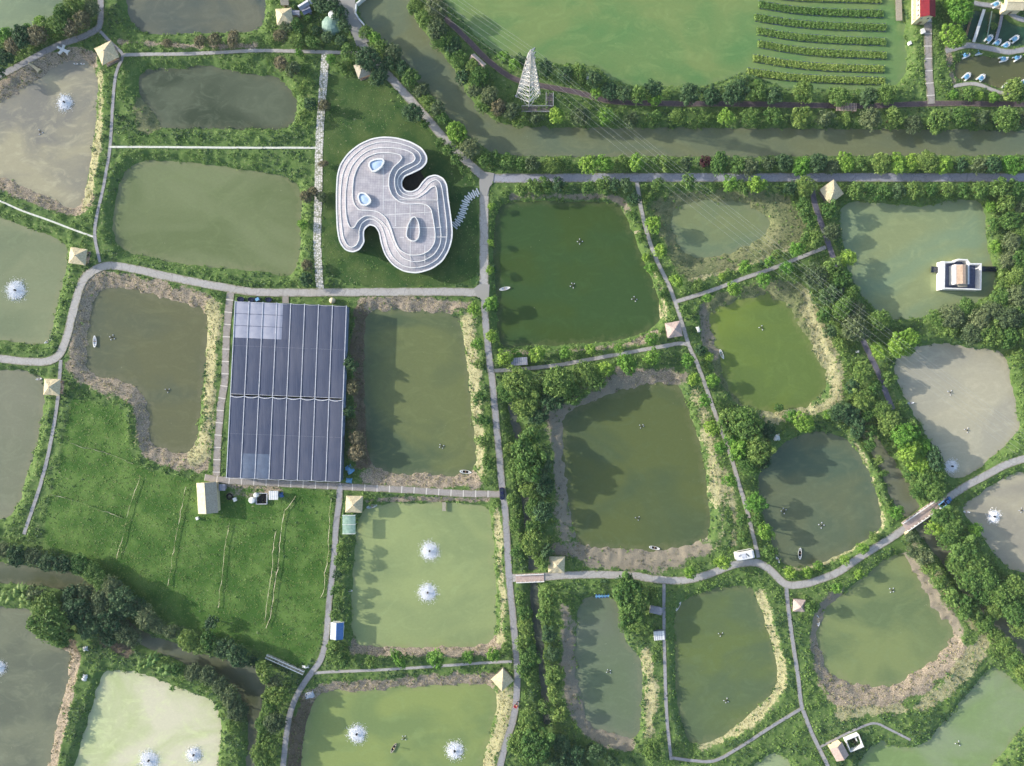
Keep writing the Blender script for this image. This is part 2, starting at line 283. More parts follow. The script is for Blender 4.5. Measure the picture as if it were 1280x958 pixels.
# ground strokes: kind T stony tan, S straw, M mud ; width px
STROKES = [
 ('T',17,[(-40,140),(0,115),(38,92),(63,75),(90,66),(112,72)]),('S',7,[(126,92),(126,150),(119,200),(111,245),(104,260)]),('T',12,[(-40,215),(0,231),(25,240),(50,253),(75,264),(98,264),(112,250)]),
 ('T',15,[(112,350),(150,348),(185,356),(220,370),(262,380)]),('T',17,[(112,352),(102,380),(97,410),(94,440),(97,466),(140,481),(165,491),(176,515),(180,545),(190,565),(215,576),(250,578)]),('S',13,[(268,384),(268,420),(263,480),(260,520),(256,560),(245,574)]),
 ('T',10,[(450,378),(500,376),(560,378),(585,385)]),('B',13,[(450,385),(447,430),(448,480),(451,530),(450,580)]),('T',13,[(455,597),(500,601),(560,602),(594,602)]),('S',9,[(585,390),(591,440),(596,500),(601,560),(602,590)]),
 ('T',8,[(445,813),(500,816),(560,816),(600,815),(622,808)]),('S',6,[(621,640),(626,700),(629,760),(625,800)]),('T',4,[(455,627),(500,624),(610,625)]),
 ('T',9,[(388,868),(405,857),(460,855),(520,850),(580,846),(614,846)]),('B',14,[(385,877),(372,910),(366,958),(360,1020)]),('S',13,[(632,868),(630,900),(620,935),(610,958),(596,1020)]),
 ('T',9,[(93,825),(87,880),(75,920),(66,958),(55,1020)]),('T',6,[(625,441),(690,440),(750,436),(800,428),(820,416)]),('S',3,[(832,405),(830,375),(818,340)]),('M',5,[(640,245),(700,245),(772,246),(786,262)]),
 ('S',4,[(862,351),(900,342),(940,330),(985,311),(1004,300)]),('S',14,[(1003,368),(1015,395),(1033,435),(1047,475),(1045,500),(1020,517),(965,522)]),('M',8,[(876,385),(880,412),(890,440)]),
 ('S',11,[(868,490),(887,545),(895,600),(903,640),(904,668),(890,690)]),('S',6,[(903,590),(918,640),(916,680)]),('M',19,[(700,684),(740,700),(800,703),(850,698),(888,686)]),('M',16,[(692,505),(697,560),(700,620),(704,670)]),('M',11,[(695,512),(720,496),(760,481),(810,472),(855,470)]),
 ('S',3,[(1062,545),(1078,565),(1093,600),(1105,650),(1104,662)]),('S',2.5,[(1100,664),(1060,692),(1010,713),(980,711)]),
 ('M',10,[(1138,700),(1160,735),(1185,768),(1200,790)]),('S',8,[(1140,680),(1170,718),(1200,760),(1216,785)]),('T',30,[(1032,815),(1034,848),(1065,872),(1110,874),(1155,855),(1190,815)]),('S',20,[(1150,885),(1185,858),(1215,825),(1232,800)]),('M',9,[(1045,740),(1025,765),(1017,800),(1022,838)]),('S',10,[(1050,892),(1090,888),(1130,884)]),
 ('S',7,[(952,742),(966,790),(978,830),(978,860),(960,885),(920,914),(880,932)]),('M',7,[(706,760),(708,830),(715,890),(740,922),(785,935)]),('S',8,[(806,812),(815,850),(815,880),(812,915)]),
 ('T',6,[(1192,60),(1184,40),(1184,70),(1190,100)]),('T',8,[(800,470),(770,462),(850,468)]),('T',9,[(285,606),(330,610),(350,612)]),('M',14,[(290,618),(330,618)]),
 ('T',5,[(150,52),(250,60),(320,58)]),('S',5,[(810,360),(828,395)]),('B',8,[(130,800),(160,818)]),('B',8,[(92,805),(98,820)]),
]
LAWN = [[(412,92),(480,102),(525,150),(556,182),(598,232),(598,354),(590,359),(405,360),(402,250),(404,180),(408,100)]]
FIELD = [[(92,496),(100,500),(125,506),(150,508),(158,520),(160,555),(166,574),(185,588),(225,596),(250,600),(420,613),(416,650),(410,720),(403,790),(392,826),(375,834),(340,822),(300,805),(250,790),(190,770),(150,735),(110,705),(50,680),(58,640),(75,580),(85,520)]]
MARSH = [[(815,245),(880,238),(985,242),(1010,280),(1000,305),(900,345),(858,352),(840,325),(822,285)], [(870,378),(960,350),(1000,350),(1015,380),(1045,470),(1020,510),(940,520),(895,480),(880,430)], [(170,118),(190,125),(200,162),(172,164),(168,140)]]

# ---------------- raster of the land ----------------
G = 0.7
gx = np.arange(-240, 240.01, G); gy = np.arange(-188, 188.01, G)
X, Y = np.meshgrid(gx, gy, indexing='ij')
def segdist(poly, X, Y, closed):
    D = np.full(X.shape, 1e9); P = np.array(poly); n = len(P)
    for i in range(n if closed else n - 1):
        a = P[i]; b = P[(i + 1) % n]; ab = b - a; L = ab @ ab
        if L < 1e-9: continue
        t = np.clip(((X - a[0]) * ab[0] + (Y - a[1]) * ab[1]) / L, 0, 1)
        D = np.minimum(D, (X - a[0] - t * ab[0]) ** 2 + (Y - a[1] - t * ab[1]) ** 2)
    return np.sqrt(D)
def inside(poly, X, Y):
    r_ = np.zeros(X.shape, bool); n = len(poly)
    for i in range(n):
        x1, y1 = poly[i]; x2, y2 = poly[(i + 1) % n]
        if y1 == y2: continue
        c = ((y1 > Y) != (y2 > Y)) & (X < (x2 - x1) * (Y - y1) / (y2 - y1) + x1); r_ ^= c
    return r_
def window(poly, pad):
    P = np.array(poly); x0, y0 = P.min(0) - pad; x1, y1 = P.max(0) + pad
    i0, i1 = np.searchsorted(gx, [x0, x1]); j0, j1 = np.searchsorted(gy, [y0, y1])
    return slice(i0, i1), slice(j0, j1)
DW = np.full(X.shape, 14.0)
WP = []
for (nm, lb, c1, c2, pl) in PONDS:
    wp = smooth_poly([W(x, y, 0) for x, y in pl]); WP.append(wp); s_ = window(wp, 14)
    dd = segdist(wp, X[s_], Y[s_], True); dd = np.where(inside(wp, X[s_], Y[s_]), -dd, dd); DW[s_] = np.minimum(DW[s_], dd)
DP = np.full(X.shape, 20.0); PW = []
for (nm, lb, mk, wd, pl) in PATHS:
    wp = smooth_poly([W(x, y, 1.5) for x, y in pl], False); PW.append(wp); s_ = window(wp, 16)
    DP[s_] = np.minimum(DP[s_], segdist(wp, X[s_], Y[s_], False) - wd * S / 2)
for pl in AREAS['conc']:
    wp = [W(x, y, 1.5) for x, y in pl]; s_ = window(wp, 10); dd = segdist(wp, X[s_], Y[s_], True)
    DP[s_] = np.minimum(DP[s_], np.where(inside(wp, X[s_], Y[s_]), -dd, dd))
Z = {k: np.zeros(X.shape) for k in 'TSMBLFG'}
nz = fbm(X, Y, 3.0, 5, 3); nw = fbm(X, Y, 13.0, 55, 2)
for k, wd, pl in STROKES:
    wp = smooth_poly([W(x, y, 1) for x, y in pl], False); s_ = window(wp, 10)
    am = {'M': 4.6, 'T': 3.6, 'B': 3.0, 'S': 3.6}[k] * min(1, wd / 8); sf = {'M': 3.2, 'T': 2.4}.get(k, 2.2) * min(1, wd / 8)
    dd = segdist(wp, X[s_], Y[s_], False) - wd * S / 2 + (nz[s_] - .5) * am + (nw[s_] - .5) * wd * S * .9 - (3.2 if k != 'S' else 1.0) * np.clip(1 - DW[s_] / 4.5, 0, 1) * (wd > 6)
    Z[k][s_] = np.maximum(Z[k][s_], np.clip(.5 - dd / max(sf, .6), 0, 1))
for k, L in (('L', LAWN), ('F', FIELD), ('G', MARSH)):
    for pl in L:
        wp = smooth_poly([W(x, y, 1.5) for x, y in pl]); s_ = window(wp, 6)
        dd = segdist(wp, X[s_], Y[s_], True); dd = np.where(inside(wp, X[s_], Y[s_]), -dd, dd) + (nz[s_] - .5) * (1.5 if k != 'G' else 5)
        Z[k][s_] = np.maximum(Z[k][s_], np.clip(.5 - dd / 1.5, 0, 1))
dry = np.clip(Z['T'] + Z['S'] * .84 + Z['M'] + Z['B'], 0, 1)
bare = np.clip(dry + Z['L'] + Z['F'] + Z['G'] * .92, 0, 1)
DWn = DW + (fbm(X, Y, 2.4, 31, 3) - .5) * (1.5 + 1.6 * np.clip(Z['M'] + Z['T'] + Z['G'], 0, 1))
slope = .55 - .25 * dry - .2 * Z['G']
HT = np.where(DWn > 0, np.minimum(DWn * slope, 1.5), np.maximum(DWn * .7, -1.4))
HT = np.where(HT > 1.15, 1.15 + (HT - 1.15) * .8, HT)
bump = (fbm(X, Y, 2.6, 77, 3) - .42) * 1.1 * (1 - bare) + (fbm(X, Y, 1.6, 78, 2) - .5) * .35 * dry + (fbm(X, Y, 6, 79, 3) - .5) * .25 * np.clip(Z['L'] + Z['F'], 0, 1)
HT = HT + bump * np.clip(DWn / 1.5, 0, 1)
pm = np.clip(1.25 - DP / .9, 0, 1); HT = HT * (1 - pm) + 1.44 * pm
def look(A, x, y):
    i = np.clip(((np.asarray(x) - gx[0]) / G + .5).astype(int), 0, len(gx) - 1); j = np.clip(((np.asarray(y) - gy[0]) / G + .5).astype(int), 0, len(gy) - 1)
    return A[i, j]
# one sheet: fine core, coarse skirt to the horizon
ext = np.array([8, 25, 60, 140, 320, 700, 1500, 3000.])
ax = np.concatenate([gx[0] - ext[::-1], gx, gx[-1] + ext]); ay = np.concatenate([gy[0] - ext[::-1], gy, gy[-1] + ext])
def padA(A, v): return np.pad(A, 8, constant_values=v)
AX, AY = np.meshgrid(ax, ay, indexing='ij'); HZ = padA(HT, 1.5)
nx, ny = AX.shape
ver = np.stack([AX, AY, HZ], -1).reshape(-1, 3)
I, J = np.meshgrid(np.arange(nx - 1), np.arange(ny - 1), indexing='ij'); b0 = (I * ny + J).ravel()
quads = np.stack([b0, b0 + ny, b0 + ny + 1, b0 + 1], 1)
def npmesh(name, ver, quads, mats, tint=None, smooth=False, mi=None):
    me = bpy.data.meshes.new(name); n = len(ver); f = len(quads); k = quads.shape[1]
    me.vertices.add(n); me.vertices.foreach_set('co', np.ascontiguousarray(ver, dtype=np.float32).ravel())
    me.loops.add(f * k); me.loops.foreach_set('vertex_index', quads.astype(np.int32).ravel())
    me.polygons.add(f); me.polygons.foreach_set('loop_start', (np.arange(f) * k).astype(np.int32))
    try: me.polygons.foreach_set('loop_total', np.full(f, k, np.int32))
    except Exception: pass
    if smooth: me.polygons.foreach_set('use_smooth', np.ones(f, bool))
    for m_ in (mats if isinstance(mats, list) else [mats]): me.materials.append(m_)
    if mi is not None: me.polygons.foreach_set('material_index', mi.astype(np.int32))
    if tint is not None:
        a = me.attributes.new('tint', 'FLOAT', 'FACE'); a.data.foreach_set('value', tint.astype(np.float32))
    me.update(calc_edges=True); return me
def link(name, me, parent=None):
    o = bpy.data.objects.new(name, me); COL.objects.link(o)
    if parent: o.parent = parent
    return o

# ground material
gm, t, p = newmat('ground')
tc = N(t, 'ShaderNodeTexCoord'); v = tc.outputs['Object']
za = N(t, 'ShaderNodeAttribute', attribute_name='zone_a'); zb = N(t, 'ShaderNodeAttribute', attribute_name='zone_b')
sa = N(t, 'ShaderNodeSeparateColor'); t.links.new(za.outputs['Color'], sa.inputs[0]); sb = N(t, 'ShaderNodeSeparateColor'); t.links.new(zb.outputs['Color'], sb.inputs[0])
n1 = noise_n(t, v, .12, 6, .6); n2 = noise_n(t, v, 1.1, 6, .7); n3 = noise_n(t, v, 3.2, 4, .7)
def two(f, a, b, lo=.35, hi=.65): return mixc(t, rng_n(t, f, lo, hi), lin(a), lin(b))
col = two(n2, (78,106,56), (106,126,74))
col = mixc(t, rng_n(t, n1, .45, .7, 0, .6), col, lin((84,110,54)))
def layer(col, mask, c, thr=n2, amp=.38):
    m_ = N(t, 'ShaderNodeMath', operation='ADD'); t.links.new(mask, m_.inputs[0]); t.links.new(rng_n(t, thr, .3, .7, -amp, amp), m_.inputs[1])
    return mixc(t, rng_n(t, m_.outputs[0], .35, .65), col, c)
col = layer(col, sb.outputs[2], mixc(t, rng_n(t, n3, .4, .65), two(n1, (88,106,62), (112,116,84)), lin((136,136,100))))
col = layer(col, sb.outputs[0], mixc(t, rng_n(t, n3, .35, .7, 0, .5), two(n1, (58,86,46), (88,106,60), .4, .6), lin((46,74,36))))
col = layer(col, sb.outputs[1], mixc(t, rng_n(t, n3, .35, .7, 0, .55), two(n1, (64,98,42), (102,130,66), .42, .62), lin((64,94,40))))
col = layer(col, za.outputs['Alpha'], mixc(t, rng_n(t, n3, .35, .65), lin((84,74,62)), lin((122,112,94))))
col = layer(col, sa.outputs[2], mixc(t, rng_n(t, n3, .35, .7), two(n1, (116,108,98), (138,128,112)), lin((150,144,124))))
col = layer(col, sa.outputs[0], mixc(t, rng_n(t, n3, .4, .6), lin((112,102,88)), lin((182,168,146))))
col = layer(col, sa.outputs[1], mixc(t, rng_n(t, n3, .38, .64), two(n2, (112,122,76), (150,146,104)), lin((186,180,146))), n2, .62)
t.links.new(col, p.inputs['Base Color']); p.inputs['Roughness'].default_value = .95; p.inputs['Specular IOR Level'].default_value = .1
bn = N(t, 'ShaderNodeBump'); bn.inputs['Strength'].default_value = .5; bn.inputs['Distance'].default_value = .25
t.links.new(n3, bn.inputs['Height']); t.links.new(bn.outputs[0], p.inputs['Normal'])
me = npmesh('ground', ver, quads, gm, smooth=True)
for nm, ch in (('zone_a', [Z['T'], Z['S'], Z['M'], Z['B']]), ('zone_b', [Z['L'], Z['F'], Z['G'], np.ones_like(X)])):
    a = me.attributes.new(nm, 'FLOAT_COLOR', 'POINT'); a.data.foreach_set('color', np.stack([padA(c, 0) for c in ch], -1).astype(np.float32).ravel())
tag(link('ground', me), 'green and stony earth banks around the fish ponds', kind='structure')

# water
def grow(poly, d_):
    P = np.array(poly); n = len(P); A = 0.5 * np.sum(P[:, 0] * np.roll(P[:, 1], -1) - np.roll(P[:, 0], -1) * P[:, 1])
    T_ = np.roll(P, -1, 0) - np.roll(P, 1, 0); T_ /= np.linalg.norm(T_, axis=1)[:, None] + 1e-9
    Nn = np.stack([T_[:, 1], -T_[:, 0]], 1) * (1 if A > 0 else -1); return [tuple(q) for q in P + Nn * d_]
for i, (nm, lb, c1, c2, pl) in enumerate(PONDS):
    P = grow(WP[i], .9 if 'ditch' in nm else 1.3); s_ = window(P, 2.0); a0, a1 = s_[0].start, s_[0].stop; b0_, b1_ = s_[1].start, s_[1].stop
    xs_ = gx[a0:a1:2]; ys_ = gy[b0_:b1_:2]; XX, YY = np.meshgrid(xs_, ys_, indexing='ij'); ins = inside(P, XX, YY); dd = DWn[a0:a1:2, b0_:b1_:2]
    cell = ins[:-1, :-1] | ins[1:, :-1] | ins[:-1, 1:] | ins[1:, 1:]; ii, jj = np.nonzero(cell); m_ = XX.shape[1]; b = ii * m_ + jj
    Q = np.stack([b, b + m_, b + m_ + 1, b + 1], 1); u, inv = np.unique(Q, return_inverse=True); Q = inv.reshape(Q.shape)
    V = np.stack([XX, YY, np.full(XX.shape, i * .002)], -1).reshape(-1, 3)[u]
    me = npmesh(nm, V, Q, water(nm, c1, c2, .022, murk=.25 if i in (2, 3, 11) else 0, seed=i)); a = me.attributes.new('shore', 'FLOAT', 'POINT'); a.data.foreach_set('value', np.clip(1 + dd / 3.5, 0, 1).reshape(-1)[u].astype(np.float32))
    tag(link(nm, me), lb, kind='structure')

# ---------------- roads and paths ----------------
def slabmat(name, base, joint, step, wid):
    m, t, p = newmat(name); tc = N(t, 'ShaderNodeTexCoord')
    v = tc.outputs['Object']; u = N(t, 'ShaderNodeAttribute', attribute_name='along')
    f = rng_n(t, noise_n(t, v, 1.2, 6, .7), .3, .7)
    c = mixc(t, f, lin(base), lin(tuple(q * .84 for q in base)))
    f = rng_n(t, noise_n(t, v, .12, 3), .4, .65, 0, .5); c = mixc(t, f, c, lin(tuple(q * .9 for q in (base[0], base[1] * .99, base[2] * .96))))
    ac = N(t, 'ShaderNodeAttribute', attribute_name='across'); ab = N(t, 'ShaderNodeMath', operation='ABSOLUTE'); t.links.new(ac.outputs['Fac'], ab.inputs[0])
    trk = N(t, 'ShaderNodeMath', operation='COMPARE'); t.links.new(ab.outputs[0], trk.inputs[0]); trk.inputs[1].default_value = .5; trk.inputs[2].default_value = .17
    tf = N(t, 'ShaderNodeMath', operation='MULTIPLY'); t.links.new(trk.outputs[0], tf.inputs[0]); t.links.new(rng_n(t, noise_n(t, v, .25, 4, .6), .35, .65, 0, .35), tf.inputs[1])
    c = mixc(t, tf.outputs[0], c, lin(tuple(q * .84 for q in base)))
    ed = N(t, 'ShaderNodeMath', operation='ADD'); t.links.new(rng_n(t, ab.outputs[0], .5, 1.0, 0, 1), ed.inputs[0]); t.links.new(rng_n(t, noise_n(t, v, .8, 5, .7), .3, .7, -.75, .45), ed.inputs[1])
    c = mixc(t, rng_n(t, ed.outputs[0], .25, .7, 0, .8), c, lin((128, 124, 98)))
    cr = N(t, 'ShaderNodeTexVoronoi', feature='DISTANCE_TO_EDGE'); cr.inputs['Scale'].default_value = .22; t.links.new(v, cr.inputs['Vector'])
    c = mixc(t, rng_n(t, cr.outputs['Distance'], .008, .02, .45, 0), c, lin(tuple(q * .6 for q in base)))
    pt = N(t, 'ShaderNodeTexVoronoi'); pt.inputs['Scale'].default_value = .16; t.links.new(v, pt.inputs['Vector']); sp = N(t, 'ShaderNodeSeparateColor'); t.links.new(pt.outputs['Color'], sp.inputs[0])
    c = mixc(t, rng_n(t, sp.outputs[0], .0, 1.0, 0, .22), c, lin(tuple(q * .8 for q in base)))
    md = N(t, 'ShaderNodeMath', operation='PINGPONG'); t.links.new(u.outputs['Fac'], md.inputs[0]); md.inputs[1].default_value = step / 2
    lt = N(t, 'ShaderNodeMath', operation='LESS_THAN'); t.links.new(md.outputs[0], lt.inputs[0]); lt.inputs[1].default_value = wid
    c = mixc(t, lt.outputs[0], c, lin(joint)); t.links.new(c, p.inputs['Base Color']); p.inputs['Roughness'].default_value = .9
    p.inputs['Specular IOR Level'].default_value = .2
    return m
def stonemat():
    m, t, p = newmat('stone_paving'); tc = N(t, 'ShaderNodeTexCoord'); v = tc.outputs['Object']
    vo = N(t, 'ShaderNodeTexVoronoi', feature='DISTANCE_TO_EDGE'); vo.inputs['Scale'].default_value = 1.25; vo.inputs['Randomness'].default_value = .55; t.links.new(v, vo.inputs['Vector'])
    f = rng_n(t, vo.outputs['Distance'], .05, .12)
    c = mixc(t, f, lin((128,132,106)), mixc(t, noise_n(t, v, 2.), lin((198,194,186)), lin((220,216,208))))
    t.links.new(c, p.inputs['Base Color']); p.inputs['Roughness'].default_value = .9; return m
PM = {'asph': slabmat('road_asphalt_pale', (168,170,180), (148,150,158), 30, .06), 'conc': slabmat('road_concrete', (186,183,178), (150,148,142), 5, .05),
      'conc2': slabmat('road_concrete_worn', (168,168,170), (136,136,136), 6, .06), 'white': mat('white_path', (220,220,208), (190,192,176), 1.5),
      'slab': slabmat('slab_paving', (168,162,156), (206,200,190), 4.6, .16), 'purp': slabmat('walk_brick', (104,92,96), (80,74,78), 20, .03), 'asph2': slabmat('lane_asphalt_dark', (120,118,132), (96,96,104), 30, .03), 'stone': stonemat()}
def ribbon(name, pts, wd, mk, z, label):
    P = np.array(pts); 
    # resample ~1.2 m
    seg = np.linalg.norm(np.diff(P, axis=0), axis=1); s_ = np.concatenate([[0], np.cumsum(seg)]); n = max(3, int(s_[-1] / 1.2))
    u = np.linspace(0, s_[-1], n); Q = np.stack([np.interp(u, s_, P[:, 0]), np.interp(u, s_, P[:, 1])], 1)
    T_ = np.gradient(Q, axis=0); T_ /= np.linalg.norm(T_, axis=1)[:, None]; Nn = np.stack([-T_[:, 1], T_[:, 0]], 1)
    hw = wd / 2 * (1 + .18 * (fbm(u, u * 0 + len(PATHS) * z, 3.0, 3, 2) - .5)[:, None]); hw2 = wd / 2 * (1 + .18 * (fbm(u + 90, u * 0, 3.0, 4, 2) - .5)[:, None])
    A = Q + Nn * hw; B = Q - Nn * hw2
    vs = [(x, y, z) for x, y in A] + [(x, y, z) for x, y in B] + [(x, y, 1.25) for x, y in A] + [(x, y, 1.25) for x, y in B]
    fs = []
    for i in range(n - 1): fs += [(i, n + i, n + i + 1, i + 1), (i, i + 1, 2 * n + i + 1, 2 * n + i), (n + i + 1, n + i, 3 * n + i, 3 * n + i + 1)]
    fs += [(0, 2 * n, 3 * n, n), (n - 1, 2 * n - 1, 4 * n - 1, 3 * n - 1)]
    mb = MB(); mb.add(vs, fs); o = mb.build(name, PM[mk]); at = o.data.attributes.new('along', 'FLOAT', 'POINT'); at.data.foreach_set('value', list(u) * 4); at = o.data.attributes.new('across', 'FLOAT', 'POINT'); at.data.foreach_set('value', [1.] * n + [-1.] * n + [1.] * n + [-1.] * n)
    return tag(o, label, kind='structure')
for i, (nm, lb, mk, wd, pl) in enumerate(PATHS): ribbon(nm, PW[i], wd * S, mk, 1.53 + .004 * ((i * 7) % 31), lb)
for i, pl in enumerate(AREAS['conc']):
    mb = MB(); mb.prism([W(x, y, 1.5) for x, y in pl], 1.25, 1.665 + .004 * i); o = mb.build('pavement', PM['conc'])
    tag(o, ['paved forecourt at the top by the canal', 'paved junction where the main road meets the lawn lane', 'paved corner below the lawn lane'][i], kind='structure')

# ---------------- ground cover ----------------
LM = {'scrub': leafmat('leaf_scrub', (82,120,54), (140,168,90)), 'dark': leafmat('leaf_dark', (54,84,54), (94,124,82)), 'lime': leafmat('leaf_lime', (92,134,50), (142,178,80)),
      'mid': leafmat('leaf_mid', (74,108,52), (124,152,80)), 'olive': leafmat('leaf_olive', (78,96,64), (122,138,96)), 'brown': leafmat('leaf_brown', (98,96,70), (138,134,102)),
      'purple': leafmat('leaf_purple', (70,40,52), (110,64,76)), 'straw': leafmat('leaf_straw', (122,128,78), (190,182,142)), 'field': leafmat('leaf_field', (72,104,46), (106,134,66)), 'reed': leafmat('leaf_reed', (100,136,60), (154,178,100))}
def clumps(px, py, pz, rad, hgt, k, qs, tint, flat=.5, tj=.25):
    """k small leaf quads scattered over the upper half of an ellipsoid for each clump"""
    n = len(px); th = rng.random((n, k)) * 2 * np.pi; u = rng.random((n, k)) ** .7; rr = np.sqrt(rng.random((n, k))) * .35 + .65
    cz = u; cr = np.sqrt(np.clip(1 - u * u, 0, 1))
    dx = np.cos(th) * cr; dy = np.sin(th) * cr; dz = cz
    C = np.stack([px[:, None] + dx * rad[:, None] * rr, py[:, None] + dy * rad[:, None] * rr, pz[:, None] + dz * hgt[:, None] * rr], -1).reshape(-1, 3)
    Nv = np.stack([dx, dy, dz + flat], -1).reshape(-1, 3) + rng.normal(0, .55, (n * k, 3)); Nv /= np.linalg.norm(Nv, axis=1)[:, None]
    T1 = np.cross(Nv, rng.normal(0, 1, (n * k, 3))); T1 /= np.linalg.norm(T1, axis=1)[:, None] + 1e-9; T2 = np.cross(Nv, T1)
    q = (np.repeat(qs, k) if np.ndim(qs) else qs) * (.6 + .8 * rng.random(n * k)); a = (T1 * q[:, None]); b = T2 * (q * (.45 + .4 * rng.random(n * k)))[:, None]
    V = np.stack([C - a, C - b * .9, C + a, C + b], 1).reshape(-1, 3)
    F = np.arange(n * k * 4).reshape(-1, 4); tt = np.clip(np.repeat(tint, k) + rng.normal(0, tj, n * k), 0, 1)
    return V, F, tt
def merge(L):
    V = []; F = []; T_ = []; M_ = []; o = 0
    for (v_, f_, t_, m_) in L: V.append(v_); F.append(f_ + o); T_.append(t_); M_.append(np.full(len(f_), m_)); o += len(v_)
    return np.concatenate(V), np.concatenate(F), np.concatenate(T_), np.concatenate(M_)
XL, YL = 222, 174
def pts(n): return rng.uniform(-XL, XL, n), rng.uniform(-YL, YL, n)
BLOCK = [[(416,166),(540,170),(568,250),(568,345),(500,345),(415,300)], [(280,374),(436,378),(430,606),(280,600)], [(244,600),(274,602),(270,644),(242,643)], [(1140,-5),(1160,-5),(1160,36),(1140,36)]]
BLK = np.zeros(X.shape, bool)
for pl in BLOCK: wp = [W(x, y, 1.5) for x, y in pl]; BLK |= inside(wp, X, Y)
x, y = pts(185000)
dw, dp, ba = look(DWn, x, y), look(DP, x, y), look(bare, x, y)
ok = (dw > -.1) & (dp > .02 + .4 * rng.random(len(x))) & (rng.random(len(x)) > ba * .985) & ~look(BLK, x, y); x, y = x[ok], y[ok]
lown = fbm(x, y, 14, 91, 3); fine = fbm(x, y, 2.6, 77, 3)
keep = rng.random(len(x)) < np.clip(.45 + (fine - .4) * 2.5, .12, 1); x, y, lown, fine = x[keep], y[keep], lown[keep], fine[keep]
hh = .35 + np.clip(fine - .3, 0, 1) * 1.6 * (.6 + .6 * rng.random(len(x))); rd = .35 + .45 * rng.random(len(x))
near = look(DP, x, y) < 1.0; hh = np.where(near, hh * .5, hh); rd = np.where(near, rd * .6, rd)
tn = np.clip(.15 + lown * .7 + rng.normal(0, .12, len(x)), 0, 1)
L = []
sel = rng.random(len(x)); kd = np.where(lown + (sel - .5) * .3 > .56, 0, np.where(lown + (sel - .5) * .3 < .40, 2, 1)); kd = np.where(sel > .985, 3, kd)
for m_ in range(4):
    q = kd == m_
    if q.any(): V, F, tt = clumps(x[q], y[q], look(HT, x[q], y[q]) - .05, rd[q], hh[q], 9, .24, tn[q]); L.append((V, F, tt, m_))
V, F, tt, mi = merge(L)
tag(link('ground_cover', npmesh('ground_cover', V, F, [LM['mid'], LM['scrub'], LM['dark'], LM['olive']], tt, mi=mi)), 'low leafy scrub covering the banks between ponds and paths', 'ground cover', kind='stuff')
def cover(name, key, lm, n, rad, hgt, k, qs, label, flat=.3, extra=None):
    x, y = pts(n); z_ = look(key, x, y); ok = (rng.random(n) < z_ * (.35 + .9 * fbm(x, y, 3, 5, 2))) & (look(DWn, x, y) > .1) & (look(DP, x, y) > .2) & ~look(BLK, x, y); x, y = x[ok], y[ok]; m_ = len(x)
    V, F, tt = clumps(x, y, look(HT, x, y) - .03, rad * (.5 + rng.random(m_)), hgt * (.5 + rng.random(m_)), k, qs, np.clip(fbm(x, y, 5, 6, 3) * 1.2 - .1, 0, 1), flat)
    tag(link(name, npmesh(name, V, F, [lm], tt)), label, 'grass', kind='stuff')
cover('dry_grass', Z['S'] * .6 + Z['T'] * .35, LM['straw'], 300000, .3, .45, 7, .16, 'straw coloured dry grass on the pond rims')
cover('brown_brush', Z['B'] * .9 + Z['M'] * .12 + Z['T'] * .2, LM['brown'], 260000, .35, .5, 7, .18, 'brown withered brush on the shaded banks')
cover('crop_grass', Z['F'] * .6, LM['field'], 200000, .3, .14, 6, .2, 'bright green crop grass filling the field', 2.2)
cover('lawn_grass', Z['L'] * .5, LM['scrub'], 130000, .25, .15, 4, .16, 'mown lawn grass around the terraced building', 1.2)
cover('marsh_grass', Z['G'] * .7, LM['olive'], 240000, .3, .3, 6, .18, 'dull green marsh grass around the drained ponds')

# ---------------- the air between drone and ground ----------------
hz = MB(); hz.box(0, 0, 128.5, 6600, 6500, 264); hm = bpy.data.materials.new('haze'); hm.use_nodes = True; ht = hm.node_tree; ht.nodes.clear()
ho = ht.nodes.new('ShaderNodeOutputMaterial'); hv = ht.nodes.new('ShaderNodeVolumePrincipled'); hv.inputs['Color'].default_value = (.86, .93, 1, 1); hv.inputs['Density'].default_value = .00004; ht.links.new(hv.outputs[0], ho.inputs['Volume'])
tag(hz.build('haze', hm), 'thin pale haze over the whole farm', 'haze', kind='stuff')
